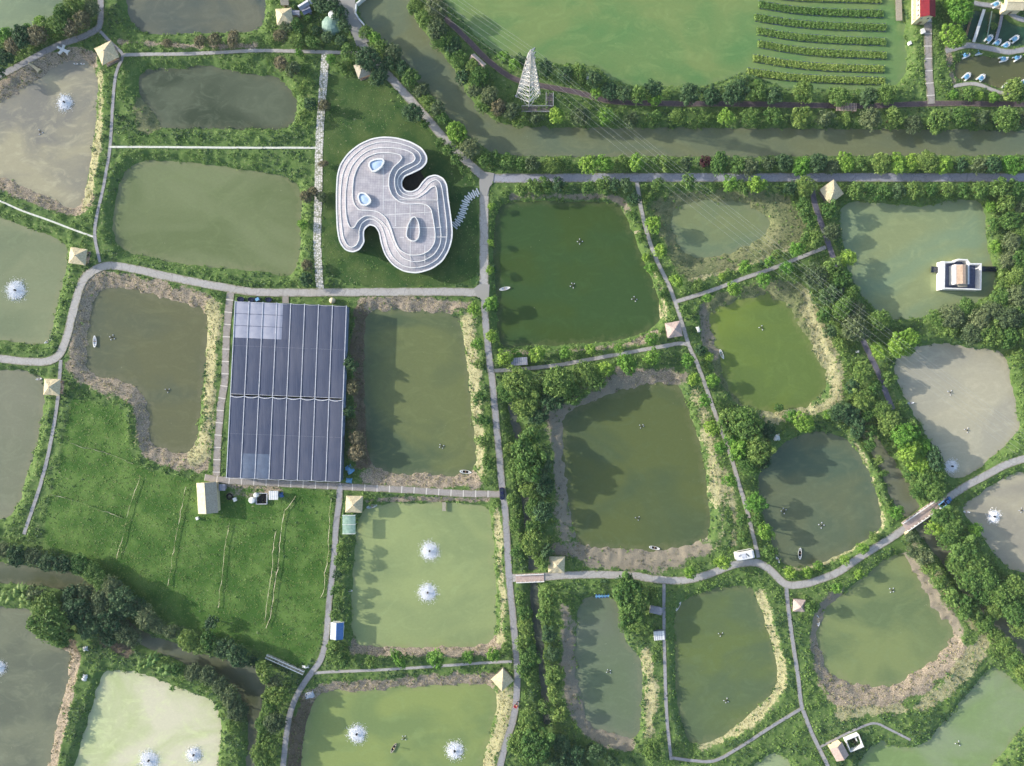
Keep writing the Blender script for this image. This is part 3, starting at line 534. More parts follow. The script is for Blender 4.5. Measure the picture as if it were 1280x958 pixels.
# ---------------- trees ----------------
def netmat():
    m, t, p = newmat('shade_net'); tc = N(t, 'ShaderNodeTexCoord'); mp = N(t, 'ShaderNodeMapping'); t.links.new(tc.outputs['Object'], mp.inputs[0]); mp.inputs['Scale'].default_value = (3.0, .12, 1); mp.inputs['Rotation'].default_value = (0, 0, -.04)
    c = mixc(t, rng_n(t, noise_n(t, mp.outputs[0], .9, 5, .7), .3, .7), lin((64, 72, 92)), lin((84, 91, 110)))
    c = mixc(t, rng_n(t, noise_n(t, tc.outputs['Object'], .07, 4, .6), .4, .7, 0, .5), c, lin((98, 100, 112)))
    t.links.new(c, p.inputs['Base Color']); p.inputs['Roughness'].default_value = .85; p.inputs['Specular IOR Level'].default_value = .15; return m
M = {
 'bark': mat('bark', (92,78,62), (70,60,48), 3), 'white': mat('white_paint', (232,232,228), (214,214,210), .8, .5), 'thatch': mat('thatch', (214,202,168), (182,168,134), 2.2, .9, .4),
 'thatch_grey': mat('thatch_weathered_roof_shade', (176,170,152), (148,142,128), 2.2, .9, .4), 'pink': mat('roof_pink', (190,172,162), (168,148,140), 1.6, .85, .3), 'wood': mat('wood', (150,126,98), (120,98,76), 1.5), 'woodgrey': mat('wood_grey', (132,124,118), (104,98,94), 1.5),
 'dark': mat('dark_rubber', (30,30,34), None, 1), 'metal': mat('galvanised_steel', (206,206,204), (176,176,178), 2, .45, 0, .3), 'grey': mat('grey_sheet', (150,152,162), (128,130,140), 1.2, .6),
 'blue': mat('blue_sheet', (86,128,180), (74,110,162), 1.2, .5), 'bluepale': mat('pale_blue', (120,172,206), (96,150,190), 1.2, .5), 'sky_glass': mat('skylight_glass', (196,214,230), (170,194,220), .8, .3), 'cream': mat('cream_wall', (226,212,178), (204,188,152), 1.2, .8),
 'creamroof': mat('cream_roof', (222,212,176), (198,186,150), 1.0, .7), 'red': mat('red_roof', (130,34,42), (108,30,44), 1.0, .7), 'glass': mat('dark_glass', (34,44,56), (26,34,46), 1, .1, spec=.6),
 'foam': mat('foam', (255,255,255), (250,252,254), 1, .8), 'net': netmat(), 'netclear': mat('clear_panel', (164,166,178), (146,150,166), .35, .45), 'gutter': mat('gutter', (206,208,212), (176,180,190), .9, .5),
 'netblue': mat('pale_net', (96,110,130), (84,96,116), .4, .6), 'canopy': mat('green_canopy', (150,176,160), (122,150,134), .8, .5), 'navy': mat('navy_paint', (26,34,66), (22,28,56), 1, .25, spec=.6), 'redpaint': mat('red_paint', (196,60,72), None, 1, .4),
 'soil': mat('dark_soil', (60,54,46), (44,42,38), 1), 'clay': mat('roof_tile_brown', (168,150,134), (142,124,110), 1.6, .85), 'slate': mat('slate_tile', (96,106,132), (76,86,112), 1.6, .8), 'skin': mat('skin', (176,128,100), None, 2), 'shirt': mat('dark_shirt', (40,46,58), None, 2), 'straw_hat': mat('straw_hat', (206,188,138), None, 2),
}
def make_trunk(h, r):
    mb = MB(); tr = h * .035 + .06; top = (rng.normal(0, .1), rng.normal(0, .1), h * .5)
    mb.bar((0, 0, -.4), top, tr, 7, tr * .7)
    for i in range(5):
        a = i * 1.257 + rng.random() * .6; mb.bar(top, (math.cos(a) * r * .5, math.sin(a) * r * .5, h * (.66 + .16 * rng.random())), tr * .5, 5, tr * .15)
    mb.bar(top, (0, 0, h * .85), tr * .6, 5, tr * .2)
    me = bpy.data.meshes.new('trunk'); me.from_pydata(mb.v, [], mb.f); me.materials.append(M['bark']); return me
def make_crown(kind, r, h, lobes, per, q):
    """crown of leaf clusters: small lobes spread unevenly through an irregular volume"""
    cx = []; cy = []; cz = []; rr = []; zc = h * .62; vh = h * .36
    irr = [1 + .22 * rng.normal() for _ in range(5)]
    for i in range(lobes):
        a = i * 2.39996 + rng.random() * .8; f = math.sqrt((i + .5) / lobes) * .78; s_ = irr[int(a * 5 / 6.283) % 5]
        x = math.cos(a) * r * f * s_; y = math.sin(a) * r * f * s_; z = zc + vh * (math.sqrt(max(0, 1 - f * f)) * (.5 + .5 * rng.random()) - .35 * rng.random() - .1)
        cx.append(x); cy.append(y); cz.append(z); rr.append(r * (.30 if lobes < 20 else .22) * (.7 + .6 * rng.random()))
    cx, cy, cz, rr = map(np.array, (cx, cy, cz, rr))
    V, F, tt = clumps(cx, cy, cz - rr * .3, rr, rr * 1.15, per, q, rng.random(lobes) * .7 + .1, .15, .22)
    # sprigs that break up the outline
    ns = lobes * 6; a = rng.random(ns) * 6.283; e = np.arccos(rng.random(ns)); R_ = r * (.8 + .3 * rng.random(ns))
    V2, F2, t2 = clumps(np.cos(a) * np.sin(e) * R_ * .95, np.sin(a) * np.sin(e) * R_ * .95, zc + np.cos(e) * vh * .9 * (.6 + .5 * rng.random(ns)) - .3, np.full(ns, q * 1.8), np.full(ns, q * 1.8), 5, q * .9, rng.random(ns), .3, .2)
    V = np.concatenate([V, V2]); F = np.concatenate([F, F2 + len(V) - len(V2)]); tt = np.concatenate([tt, t2])
    return npmesh('crown', V, F, [LM[kind]], tt)
def make_fronds(r, h, n=13):
    vs = []; fs = []
    for i in range(n):
        a = i * 2.4 + rng.random() * .4; L_ = r * (.75 + .4 * rng.random()); wd = r * .17; el = .25 + .5 * rng.random(); prev = None
        for j in range(6):
            t = j / 5; rad = L_ * t; z = h * .7 + L_ * (el * math.sin(t * 2.6) - .35 * t * t); ww = wd * math.sin(math.pi * (.08 + .9 * t))
            px, py = math.cos(a) * rad, math.sin(a) * rad; b = len(vs)
            vs += [(px - math.sin(a) * ww, py + math.cos(a) * ww, z - ww * .25), (px, py, z), (px + math.sin(a) * ww, py - math.cos(a) * ww, z - ww * .25)]
            if prev is not None: fs += [(prev, prev + 1, b + 1, b), (prev + 1, prev + 2, b + 2, b + 1)]
            prev = b
    V = np.array(vs); F = np.array(fs); return npmesh('crown', V, F, [LM['mid' if r > 2 else 'olive']], rng.random(len(F)))
TM = {}
for kind in ('lime', 'mid', 'dark', 'olive', 'brown', 'purple'):
    TM[kind] = []
    for i in range(3 if kind in ('lime', 'mid', 'dark', 'olive') else 1):
        TM[kind].append((make_trunk(5.0, 3.0), make_crown(kind, 2.9, 5.0, 15, 62, .26)))
TM['big'] = [(make_trunk(9.0, 6.0), make_crown(k_, 5.8, 8.6, 42, 95, .36)) for k_ in ('mid', 'mid', 'mid')]
TM['bigdark'] = [(make_trunk(9.0, 6.0), make_crown('dark', 5.8, 8.6, 42, 95, .36)) for _ in range(2)]
TM['biglime'] = [(make_trunk(9.0, 6.0), make_crown('lime', 5.8, 8.6, 42, 95, .36)) for _ in range(2)]
TM['bigolive'] = [(make_trunk(9.0, 6.0), make_crown('olive', 5.8, 8.6, 42, 95, .36)) for _ in range(2)]
TM['palm'] = [(make_trunk(3.2, .6), make_fronds(2.6, 4.2)), (make_trunk(3.2, .6), make_fronds(2.3, 4.6))]
ORD = ['first','second','third','fourth','fifth','sixth','seventh','eighth','ninth','tenth','eleventh','twelfth','thirteenth','fourteenth','fifteenth','sixteenth','seventeenth','eighteenth','nineteenth','twentieth']
def ordw(i, n, a, b):
    if i == 0: return f'{a}most'
    if i == n - 1: return f'{b}most'
    if i < n / 2: return f'{ORD[i]} from the {a}'
    return f'{ORD[n - 1 - i]} from the {b}'
AD = {'lime': 'lime green tree', 'mid': 'mid green tree', 'dark': 'dark green tree', 'olive': 'greyish olive tree', 'brown': 'brownish bare tree', 'purple': 'purple leaved tree', 'palm': 'splayed palm tree'}
NTREE = [0]
def row(where, trees, horiz=True):
    """trees: (px, py, radius px, kind letter)"""
    KEY = {'l': 'lime', 'm': 'mid', 'd': 'dark', 'o': 'olive', 'b': 'brown', 'p': 'purple', 'f': 'palm'}
    grp = f'trees {where}'; kinds = {}
    for T_ in trees: kinds.setdefault(T_[3], []).append(T_)
    for kk, L in kinds.items():
        L.sort(key=lambda q: q[0] if horiz else q[1]); kind = KEY[kk]; n = len(L)
        for i, (px, py, r_, _) in enumerate(L):
            rm = r_ * S * 1.06; big = rm > 3.3
            if kind == 'palm': src = 'palm'; base = 2.5
            elif big and kind in ('lime', 'mid', 'dark', 'olive'): src = {'mid': 'big'}.get(kind, 'big' + kind); base = 5.8
            else: src = kind; base = 2.9
            tr, cr = TM[src][NTREE[0] % len(TM[src])]; NTREE[0] += 1
            s_ = rm / base; zc = 1.5 + s_ * (5.3 if base == 5.8 else 3.0)
            x_, y_ = W(px, py, zc); z_ = max(.2, float(look(HT, x_, y_)) - .1)
            nm = 'palm_tree' if kind == 'palm' else 'tree' if r_ >= 9 else 'shrub'
            what = AD[kind] if nm != 'shrub' else AD[kind].replace('tree', 'bush').replace('palm bush', 'palm tree')
            a_, b_ = ('left', 'right') if horiz else ('top', 'bottom')
            L2_ = [q for q in L if kind == 'palm' or (q[2] >= 9) == (r_ >= 9)]; n2 = len(L2_); i2 = [id(q) for q in L2_].index(id(L[i]))
            if n2 == 1: lab = f'the only {what} {where}'
            else:
                pos = ordw(i2, n2, a_, b_); lab = f'{pos} {what} {where}' if 'from' not in pos else f'{pos.split(" from ")[0]} {what} from {pos.split(" the ")[1]} {where}'
            if len(lab.split()) > 16: print('LONG', lab)
            e = empty(nm, (x_, y_, z_), rng.random() * 6.28, lab, {'palm_tree': 'palm', 'tree': 'tree', 'shrub': 'bush'}[nm], grp if len(trees) > 1 else None)
            ea_ = 1 + rng.normal(0, .09); s_ *= 1 + rng.normal(0, .07); e.scale = (s_ * ea_, s_ / ea_, s_ * (.9 + .25 * rng.random()))
            for n_, me_ in (('trunk', tr), ('crown', cr)):
                link(n_, me_, e)
def auto(y0, xs, r, kinds, jy=2): return [(x_ + rng.normal(0, 2), y0 + rng.normal(0, jy), r * (.8 + .4 * rng.random()), kinds[int(rng.integers(len(kinds)))]) for x_ in xs]
row('between the canal and the main road', auto(206, range(648, 878, 21), 10, 'lmmo') + [(881,203,7,'p')] + auto(206, range(900, 1290, 20), 10.5, 'mmldo'))
row('along the north canal bank', [(650,150,9,'m'),(670,148,8,'o'),(696,146,10,'l'),(725,146,12,'o'),(757,145,9,'l'),(789,150,10,'o'),(818,147,10,'m'),(848,147,11,'m'),(875,150,7,'m'),(906,148,9,'l'),(940,146,12,'m'),(966,144,10,'m'),(1001,148,12,'m'),(1030,148,9,'o'),(1057,148,7,'m'),(1087,150,12,'o'),(1115,148,10,'m'),(1144,155,12,'o'),(1173,151,13,'m'),(1200,146,11,'m'),(1228,147,9,'o'),(1257,150,14,'m'),(1282,148,11,'o')])
row('between the brick walk and the lake', [(643,82,7,'l'),(652,76,7,'d'),(630,70,8,'l'),(681,85,12,'d'),(706,93,10,'d'),(724,90,9,'m'),(745,116,7,'l'),(742,100,9,'d'),(762,113,11,'d'),(780,117,10,'d'),(797,120,10,'m'),(817,112,10,'d'),(818,125,8,'l'),(862,118,11,'d'),(890,121,11,'d'),(918,117,12,'d'),(946,116,10,'m'),(966,121,10,'d'),(1004,115,13,'m'),(1050,122,11,'m'),(1085,122,11,'d'),(1108,119,11,'m')])
row('between canal bend and brick walk', [(520,6,12,'m'),(533,22,12,'m'),(546,12,12,'o'),(547,38,12,'o'),(553,52,13,'m'),(566,58,12,'d'),(573,75,12,'m'),(590,85,11,'m'),(580,95,10,'d'),(598,97,12,'m'),(597,112,11,'o'),(612,120,11,'o'),(605,132,9,'m'),(623,135,10,'b'),(640,140,9,'o')], False)
row('between the sloping lane and the canal', [(457,40,8,'m'),(468,47,9,'l'),(477,58,9,'m'),(490,66,11,'o'),(486,80,9,'d'),(503,86,10,'d'),(512,97,10,'m'),(527,112,11,'o'),(535,125,8,'m'),(547,135,10,'o'),(553,148,9,'m'),(570,165,11,'l'),(576,178,8,'m'),(588,186,12,'o'),(606,200,9,'m'),(618,197,9,'m'),(636,202,9,'m')], False)
row('along the lawn edge of the sloping lane', [(460,75,13,'d'),(474,95,12,'d'),(436,68,8,'m'),(429,86,5,'m'),(516,142,12,'d'),(531,156,6,'m'),(550,177,6,'m'),(561,188,7,'m'),(571,200,7,'m'),(580,213,6,'m'),(414,75,6,'l')], False)
row('just south of the main road, left half', [(652,238,9,'m'),(668,236,8,'m'),(682,231,8,'m'),(697,231,9,'d'),(735,235,9,'m'),(753,232,9,'m'),(767,232,9,'d'),(781,232,8,'d'),(823,230,8,'m'),(860,228,10,'m'),(886,236,8,'m'),(915,230,10,'l'),(928,234,9,'m'),(945,231,10,'l')])
row('just south of the main road, right half', [(988,236,9,'d'),(1006,233,12,'m'),(1068,240,9,'m'),(1086,238,9,'m'),(1103,240,10,'m'),(1122,239,9,'d'),(1142,238,10,'m'),(1162,238,9,'m'),(1182,237,9,'m'),(1204,238,9,'m'),(1225,238,10,'m'),(1248,237,10,'m'),(1268,238,11,'m')])
row('along the footpath right of the dark green pond', [(792,250,8,'d'),(810,247,6,'m'),(791,269,8,'m'),(815,281,9,'l'),(801,297,6,'m'),(825,315,9,'l'),(808,322,6,'l'),(815,335,6,'l'),(845,352,8,'l'),(829,368,6,'m'),(856,388,7,'m'),(859,450,8,'l'),(887,446,6,'l'),(890,476,8,'l'),(868,474,8,'l'),(875,438,6,'d'),(880,500,7,'l'),(890,535,9,'l'),(900,560,8,'l'),(912,600,8,'l'),(928,650,8,'m'),(930,672,7,'m')], False)
row('along the branching footpath', [(873,357,7,'m'),(884,373,6,'l'),(902,346,5,'l'),(917,361,9,'l'),(931,335,9,'l'),(953,350,8,'l'),(962,327,7,'l'),(984,335,8,'l'),(972,318,6,'m'),(995,313,9,'l'),(1008,298,8,'m'),(1012,278,7,'m')])
row('along the footpath below the dark green pond', [(646,443,6,'l'),(672,443,9,'l'),(707,440,8,'l'),(738,437,7,'l'),(773,435,6,'l'),(814,424,9,'l'),(816,447,9,'l'),(783,454,11,'l'),(755,461,10,'l')])
row('in the thick grove west of the dark olive pond', [(650,478,19,'m'),(636,490,14,'m'),(664,492,16,'m'),(655,508,14,'m'),(699,478,19,'m'),(715,492,15,'m'),(733,468,16,'m'),(748,478,10,'m'),(690,500,14,'d'),(672,520,11,'d'),(665,545,10,'m'),(660,572,21,'m'),(650,590,15,'m'),(675,585,15,'d'),(662,612,12,'m'),(680,608,11,'d'),(666,635,11,'m'),(678,640,10,'d'),(668,660,11,'m'),(666,680,14,'m'),(682,690,10,'d'),(676,700,10,'m')])
row('right beside the long winding lane', [(613,380,8,'l'),(615,420,7,'l'),(632,447,9,'l'),(592,387,8,'l'),(597,430,7,'l'),(599,455,6,'m'),(600,497,9,'m'),(603,525,9,'m'),(605,552,8,'m'),(610,578,9,'m'),(612,338,5,'l'),(613,303,4,'l'),(614,258,5,'l'),(637,560,6,'m'),(640,590,7,'m'),(642,625,8,'m'),(644,655,8,'m'),(646,690,8,'m')], False)
row('in the round clump above the teal pond', [(912,527,15,'m'),(932,530,20,'m'),(955,540,15,'d'),(947,560,16,'m'),(925,560,14,'l'),(935,582,13,'m'),(952,575,12,'d'),(915,545,10,'l')])
row('left of the teal pond by the lane bend', [(942,629,10,'l'),(957,664,10,'l'),(962,690,8,'m'),(903,703,9,'l'),(862,716,8,'l'),(947,650,7,'m')])
row('along the dark purple lane', [(1035,262,9,'m'),(1005,260,9,'m'),(1018,300,9,'m'),(1040,290,11,'o'),(1062,322,10,'l'),(1020,345,15,'o'),(1038,335,10,'m'),(1036,368,12,'d'),(1050,350,12,'m'),(1062,368,11,'m'),(1052,385,12,'m'),(1070,390,13,'o'),(1066,410,14,'o'),(1085,400,11,'m'),(1100,400,13,'m'),(1030,395,9,'m'),(1037,415,9,'d'),(1050,430,8,'m'),(1078,418,10,'o'),(1099,440,11,'l'),(1120,435,11,'l'),(1133,425,11,'l'),(1138,438,8,'l'),(1078,466,11,'m'),(1066,482,10,'d'),(1094,484,9,'m'),(1110,475,8,'m')], False)
row('in the wood right of the white walled house', [(1175,400,12,'m'),(1190,395,14,'o'),(1207,388,13,'m'),(1222,402,15,'o'),(1240,390,14,'o'),(1258,398,15,'o'),(1276,392,14,'m'),(1213,418,13,'o'),(1235,418,14,'m'),(1257,421,13,'m'),(1275,418,12,'m'),(1190,412,9,'m'),(1276,446,11,'m'),(1252,372,12,'m'),(1270,372,14,'o'),(1257,353,11,'m'),(1270,348,13,'m'),(1256,331,9,'m'),(1260,325,11,'o'),(1278,325,12,'m'),(1246,308,8,'l'),(1264,302,11,'o'),(1278,290,11,'m'),(1244,280,8,'m'),(1262,275,11,'m'),(1240,258,7,'l'),(1256,255,9,'m'),(1275,262,11,'o')], False)
row('in the belt between teal pond and beige pond', [(975,510,6,'m'),(990,520,8,'l'),(1006,530,11,'l'),(1035,518,7,'l'),(1050,515,14,'d'),(1066,520,13,'d'),(1078,500,12,'m'),(1085,515,11,'m'),(1072,535,10,'d'),(1090,540,9,'m'),(1088,556,8,'m'),(1103,512,12,'m'),(1113,530,14,'m'),(1128,545,14,'l'),(1140,536,10,'m'),(1135,562,14,'l'),(1150,558,13,'l'),(1150,580,13,'l'),(1140,590,10,'m'),(1165,572,10,'d'),(1158,598,12,'m'),(1172,595,10,'m'),(1168,612,12,'m'),(1150,612,11,'m'),(1107,592,5,'m'),(1100,575,6,'m'),(1122,640,8,'l')], False)
row('along the creek below the stone bridge', [(1178,645,14,'m'),(1190,655,12,'m'),(1170,660,10,'l'),(1188,675,14,'m'),(1205,690,15,'m'),(1195,705,12,'m'),(1222,705,15,'m'),(1213,725,14,'m'),(1236,725,16,'m'),(1228,745,13,'m'),(1250,742,15,'m'),(1268,735,13,'m'),(1246,763,12,'m'),(1266,762,14,'m'),(1280,750,12,'m'),(1220,662,8,'l'),(1278,785,13,'m'),(1140,672,8,'o'),(1140,690,9,'o'),(1153,695,10,'o'),(1162,710,9,'m'),(1175,728,10,'m'),(1187,745,10,'m'),(1202,758,11,'m'),(1218,768,10,'m'),(1232,778,11,'m'),(1246,795,11,'m'),(1258,808,12,'m'),(1268,825,12,'m'),(1280,840,12,'m')], False)
row('beside the lower right lane', [(988,716,7,'l'),(1010,716,7,'l'),(1025,708,6,'l'),(1056,700,6,'l'),(1080,686,8,'l'),(1045,735,7,'l'),(1074,718,6,'l'),(1013,759,8,'m'),(1095,672,6,'m')])
row('in the clump above the striped shed', [(783,738,16,'m'),(797,745,16,'m'),(790,762,16,'m'),(798,778,13,'m'),(785,783,11,'m'),(815,745,11,'m')], False)
row('lining the lower ditch', [(652,748,9,'m'),(657,782,11,'m'),(652,803,9,'m'),(662,820,12,'m'),(655,838,9,'m'),(664,845,9,'m'),(685,747,10,'m'),(682,768,9,'m'),(686,793,10,'d'),(690,818,9,'d'),(692,842,10,'m'),(692,865,10,'m'),(682,886,8,'m'),(701,893,9,'m'),(662,905,14,'m'),(650,928,14,'m'),(668,930,18,'m'),(660,948,12,'m'),(655,765,8,'m'),(700,930,12,'d'),(720,945,12,'d'),(745,940,11,'d'),(700,955,12,'d'),(815,938,11,'m'),(765,955,9,'d')], False)
row('on the creek bank below the crop field', [(4,688,11,'o'),(22,694,12,'d'),(42,698,12,'o'),(60,703,12,'d'),(80,705,11,'d'),(98,707,12,'m'),(115,716,13,'m'),(128,727,13,'m'),(143,735,13,'o'),(155,748,14,'d'),(170,760,13,'d'),(182,770,13,'o'),(196,782,11,'o'),(215,790,11,'o'),(235,800,12,'m'),(250,808,9,'m'),(262,800,10,'m'),(280,810,12,'d'),(300,818,12,'d'),(264,778,8,'d'),(316,826,8,'d')])
row('in the lower left thicket', [(58,757,16,'m'),(66,778,20,'m'),(78,792,12,'m'),(88,748,14,'d'),(96,765,17,'d'),(112,780,16,'d'),(122,762,15,'o'),(137,775,15,'d'),(105,740,12,'o'),(128,748,12,'o'),(152,790,13,'o'),(165,798,11,'o'),(135,795,11,'d'),(148,765,12,'d'),(220,838,9,'m'),(240,842,11,'o'),(258,846,11,'o'),(274,858,12,'o'),(288,872,13,'o'),(296,890,12,'o'),(293,908,11,'m'),(190,825,10,'f'),(205,838,9,'f'),(178,832,9,'f'),(8,748,11,'f'),(24,742,12,'f'),(36,752,9,'f'),(45,742,10,'o'),(272,884,6,'f'),(274,896,5,'f'),(214,862,5,'f')])
row('on the right bank of the creek mouth', [(333,838,10,'m'),(343,850,11,'o'),(347,868,12,'m'),(338,885,13,'m'),(345,900,11,'o'),(332,905,12,'m'),(334,925,12,'m'),(325,942,11,'m'),(330,955,10,'m')], False)
row('in the top left corner belt', [(4,72,12,'d'),(16,58,12,'b'),(32,48,11,'d'),(32,36,8,'l'),(48,46,12,'b'),(50,28,9,'l'),(62,38,11,'m'),(75,32,11,'m'),(80,18,11,'m'),(92,8,12,'m'),(103,25,12,'b'),(112,10,12,'o'),(88,36,10,'b'),(10,45,8,'l'),(0,92,8,'d')])
row('on the bank above the swirled pond', [(250,52,8,'b'),(268,50,8,'b'),(292,50,9,'b'),(210,55,6,'b')])
row('around the small roofs at the top', [(418,8,9,'d'),(430,32,9,'d'),(426,18,9,'d'),(400,4,11,'d'),(388,36,5,'m'),(395,38,6,'d'),(409,46,7,'d'),(426,50,7,'d'),(370,33,8,'m'),(350,45,9,'b'),(358,36,7,'o'),(384,22,5,'m'),(366,5,6,'m'),(373,52,7,'m'),(390,52,8,'m')])
row('on the left side of the stone walk', [(352,80,8,'b'),(367,88,9,'o'),(374,66,5,'l'),(388,130,9,'d'),(380,145,8,'m'),(382,246,9,'b'),(392,240,6,'b'),(384,332,7,'b'),(383,350,8,'d'),(380,110,7,'m'),(378,280,6,'l')], False)
row('on the lawn side of the stone walk', [(406,133,7,'b'),(404,205,5,'b'),(402,246,7,'o')], False)
row('against the right wall of the greenhouse', [(440,485,10,'b'),(440,530,9,'b'),(445,548,10,'b'),(446,566,10,'b'),(434,515,8,'d'),(438,455,8,'d')], False)
row('along the pale footpath under the two aerators', [(431,826,9,'m'),(464,827,8,'m'),(498,824,10,'l'),(545,822,10,'l'),(584,822,8,'l'),(617,818,9,'l'),(418,814,9,'m')])
row('beside the path right of the crops', [(428,684,7,'m'),(425,700,8,'m'),(422,718,7,'d'),(420,736,7,'m'),(422,752,6,'m'),(420,768,7,'m'),(416,805,7,'m')], False)
row('around the pedal boat pools', [(1190,4,11,'l'),(1199,16,13,'l'),(1192,48,13,'l'),(1192,119,6,'l'),(1210,118,8,'m'),(1222,121,6,'l'),(1241,122,6,'l'),(1265,113,11,'m'),(1278,120,9,'m'),(1245,30,4,'m'),(1258,2,5,'m')])
# ---------------- buildings and objects ----------------
def gz(x_, y_): return float(look(HT, x_, y_))
def L2(pl, z): return [W(x_, y_, z) for x_, y_ in pl]
# terraced pavilion building with flowing outline
def zc(L_): return [(410 + a / 5.04, 160 + b / 5.04) for a, b in L_]
C1 = zc([(55,400),(60,300),(80,230),(130,160),(200,105),(280,70),(350,60),(430,65),(520,90),(590,130),(622,180),(620,220),(590,255),(530,285),(480,305),(462,340),(465,375),(490,400),(530,405),(570,385),(595,345),(630,310),(680,298),(725,320),(748,360),(755,440),(770,540),(782,640),(780,700),(760,770),(720,840),(650,890),(560,915),(480,905),(410,865),(360,800),(335,720),(325,660),(300,620),(260,608),(225,640),(222,680),(228,720),(200,765),(160,783),(110,770),(75,720),(60,640),(55,520)])
C2 = zc([(80,400),(90,300),(115,235),(160,175),(230,120),(300,95),(360,88),(440,95),(520,120),(570,150),(590,190),(575,225),(520,255),(470,280),(440,315),(438,365),(465,410),(520,432),(570,420),(610,385),(640,345),(680,325),(710,345),(722,400),(735,500),(748,600),(750,690),(735,760),(690,830),(620,870),(540,885),(470,870),(410,820),(375,750),(360,680),(335,610),(290,578),(250,575),(210,603),(195,650),(198,700),(180,740),(150,755),(120,740),(95,690),(85,600),(78,500)])
C3 = zc([(112,400),(125,310),(150,240),(200,180),(260,140),(330,125),(420,127),(490,140),(535,160),(552,190),(540,215),(490,235),(440,265),(420,310),(420,370),(440,425),(500,450),(560,445),(610,415),(650,375),(678,365),(688,400),(692,480),(702,580),(714,680),(706,740),(670,800),(600,840),(530,845),(470,820),(430,770),(400,700),(380,640),(340,590),(285,556),(230,555),(190,585),(165,630),(140,632),(125,600),(115,560),(110,480)])
C4 = zc([(155,400),(162,310),(190,240),(240,185),(310,158),(400,158),(455,170),(468,190),(450,215),(410,250),(385,300),(382,370),(405,430),(450,468),(510,482),(570,478),(620,484),(650,510),(662,570),(676,660),(674,720),(640,775),(580,803),(510,803),(450,770),(420,710),(400,640),(370,570),(320,530),(260,520),(200,520),(170,490),(156,450)])
SK = [zc([(258,240),(265,215),(300,200),(345,198),(355,215),(335,250),(300,275),(275,275)]), zc([(190,430),(205,410),(235,415),(265,445),(270,470),(240,490),(210,485),(195,460)]), zc([(495,660),(505,610),(530,565),(550,560),(572,600),(578,650),(570,700),(540,718),(510,705),(495,685)])]
hp, tP, pP = newmat('roof_terrace_paving'); tcp = N(tP, 'ShaderNodeTexCoord'); vv = tcp.outputs['Object']
fb = rng_n(tP, noise_n(tP, vv, .5, 5, .65), .35, .65); cc_ = mixc(tP, fb, lin((186,182,184)), lin((162,158,164))); cc_ = mixc(tP, rng_n(tP, noise_n(tP, vv, .11, 5, .65, 1.0), .5, .7, 0, .45), cc_, lin((140, 138, 138)))
bk = N(tP, 'ShaderNodeTexBrick'); bk.inputs['Scale'].default_value = 1.0; bk.inputs['Mortar Size'].default_value = .07; bk.inputs['Brick Width'].default_value = .9; bk.inputs['Row Height'].default_value = .9; bk.offset = 0
bk.inputs['Color1'].default_value = (1, 1, 1, 1); bk.inputs['Color2'].default_value = (.93, .93, .93, 1); bk.inputs['Mortar'].default_value = (.76, .76, .78, 1)
mpg = N(tP, 'ShaderNodeMapping'); mpg.inputs['Rotation'].default_value = (0, 0, R(3)); tP.links.new(vv, mpg.inputs[0]); tP.links.new(mpg.outputs[0], bk.inputs['Vector'])
tP.links.new(mixc(tP, 1.0, cc_, bk.outputs['Color'], 'MULTIPLY'), pP.inputs['Base Color']); pP.inputs['Roughness'].default_value = .8
pb = empty('terraced_pavilion', (*W(497, 257, 0), 1.4), 0, 'white building with flowing jigsaw outline and stepped terrace roof on the lawn', 'building')
def loc(pts_, z, o): return [(x_ - o.location.x, y_ - o.location.y, z - o.location.z) for x_, y_ in pts_]
zz = [6.0, 6.5, 7.0, 7.5]; rings = []
for C_, z_ in zip((C1, C2, C3, C4), zz): rings.append(smooth_poly(L2(C_, z_), True, 2))
P2 = []; ZL = []; E = []
for rg, z_ in zip(rings, zz):
    b = len(P2); n = len(rg); P2 += [Vector(q) for q in rg]; ZL += [z_] * n; E += [(b + i, b + (i + 1) % n) for i in range(n)]
vo_, eo_, fo_, ov, oe, of = geometry.delaunay_2d_cdt(P2, E, [], 0, 1e-4)
zs = [ZL[o_[0]] if o_ else 6.0 for o_ in ov]
R0 = rings[0]
fk = []
for f_ in fo_:
    cx_ = sum(vo_[i][0] for i in f_) / len(f_); cy_ = sum(vo_[i][1] for i in f_) / len(f_)
    if inside(R0, np.array([cx_]), np.array([cy_]))[0]: fk.append(f_)
mb = MB(); mb.add([(v_[0] - pb.location.x, v_[1] - pb.location.y, z_ - pb.location.z) for v_, z_ in zip(vo_, zs)], fk)
mb.build('roof_terrace', hp, pb)
def rim(poly, z, wd, hh, o, name, mt):
    n = len(poly); P = np.array(poly); T_ = np.roll(P, -1, 0) - np.roll(P, 1, 0); T_ /= np.linalg.norm(T_, axis=1)[:, None]; Nn = np.stack([-T_[:, 1], T_[:, 0]], 1)
    A = P + Nn * wd / 2; B = P - Nn * wd / 2; vs = loc(A, z - hh, o) + loc(A, z + hh, o) + loc(B, z + hh, o) + loc(B, z - hh, o); fs = []
    for i in range(n):
        j = (i + 1) % n
        for k in range(4): fs.append((k * n + i, k * n + j, ((k + 1) % 4) * n + j, ((k + 1) % 4) * n + i))
    m_ = MB(); m_.add(vs, fs); return m_.build(name, mt, o)
for rg, z_, w_ in zip(rings, zz, (.5, .26, .26, .26)): rim(rg, z_ + .08, w_, .22 if w_ > .4 else .15, pb, 'roof_edge', M['white'])
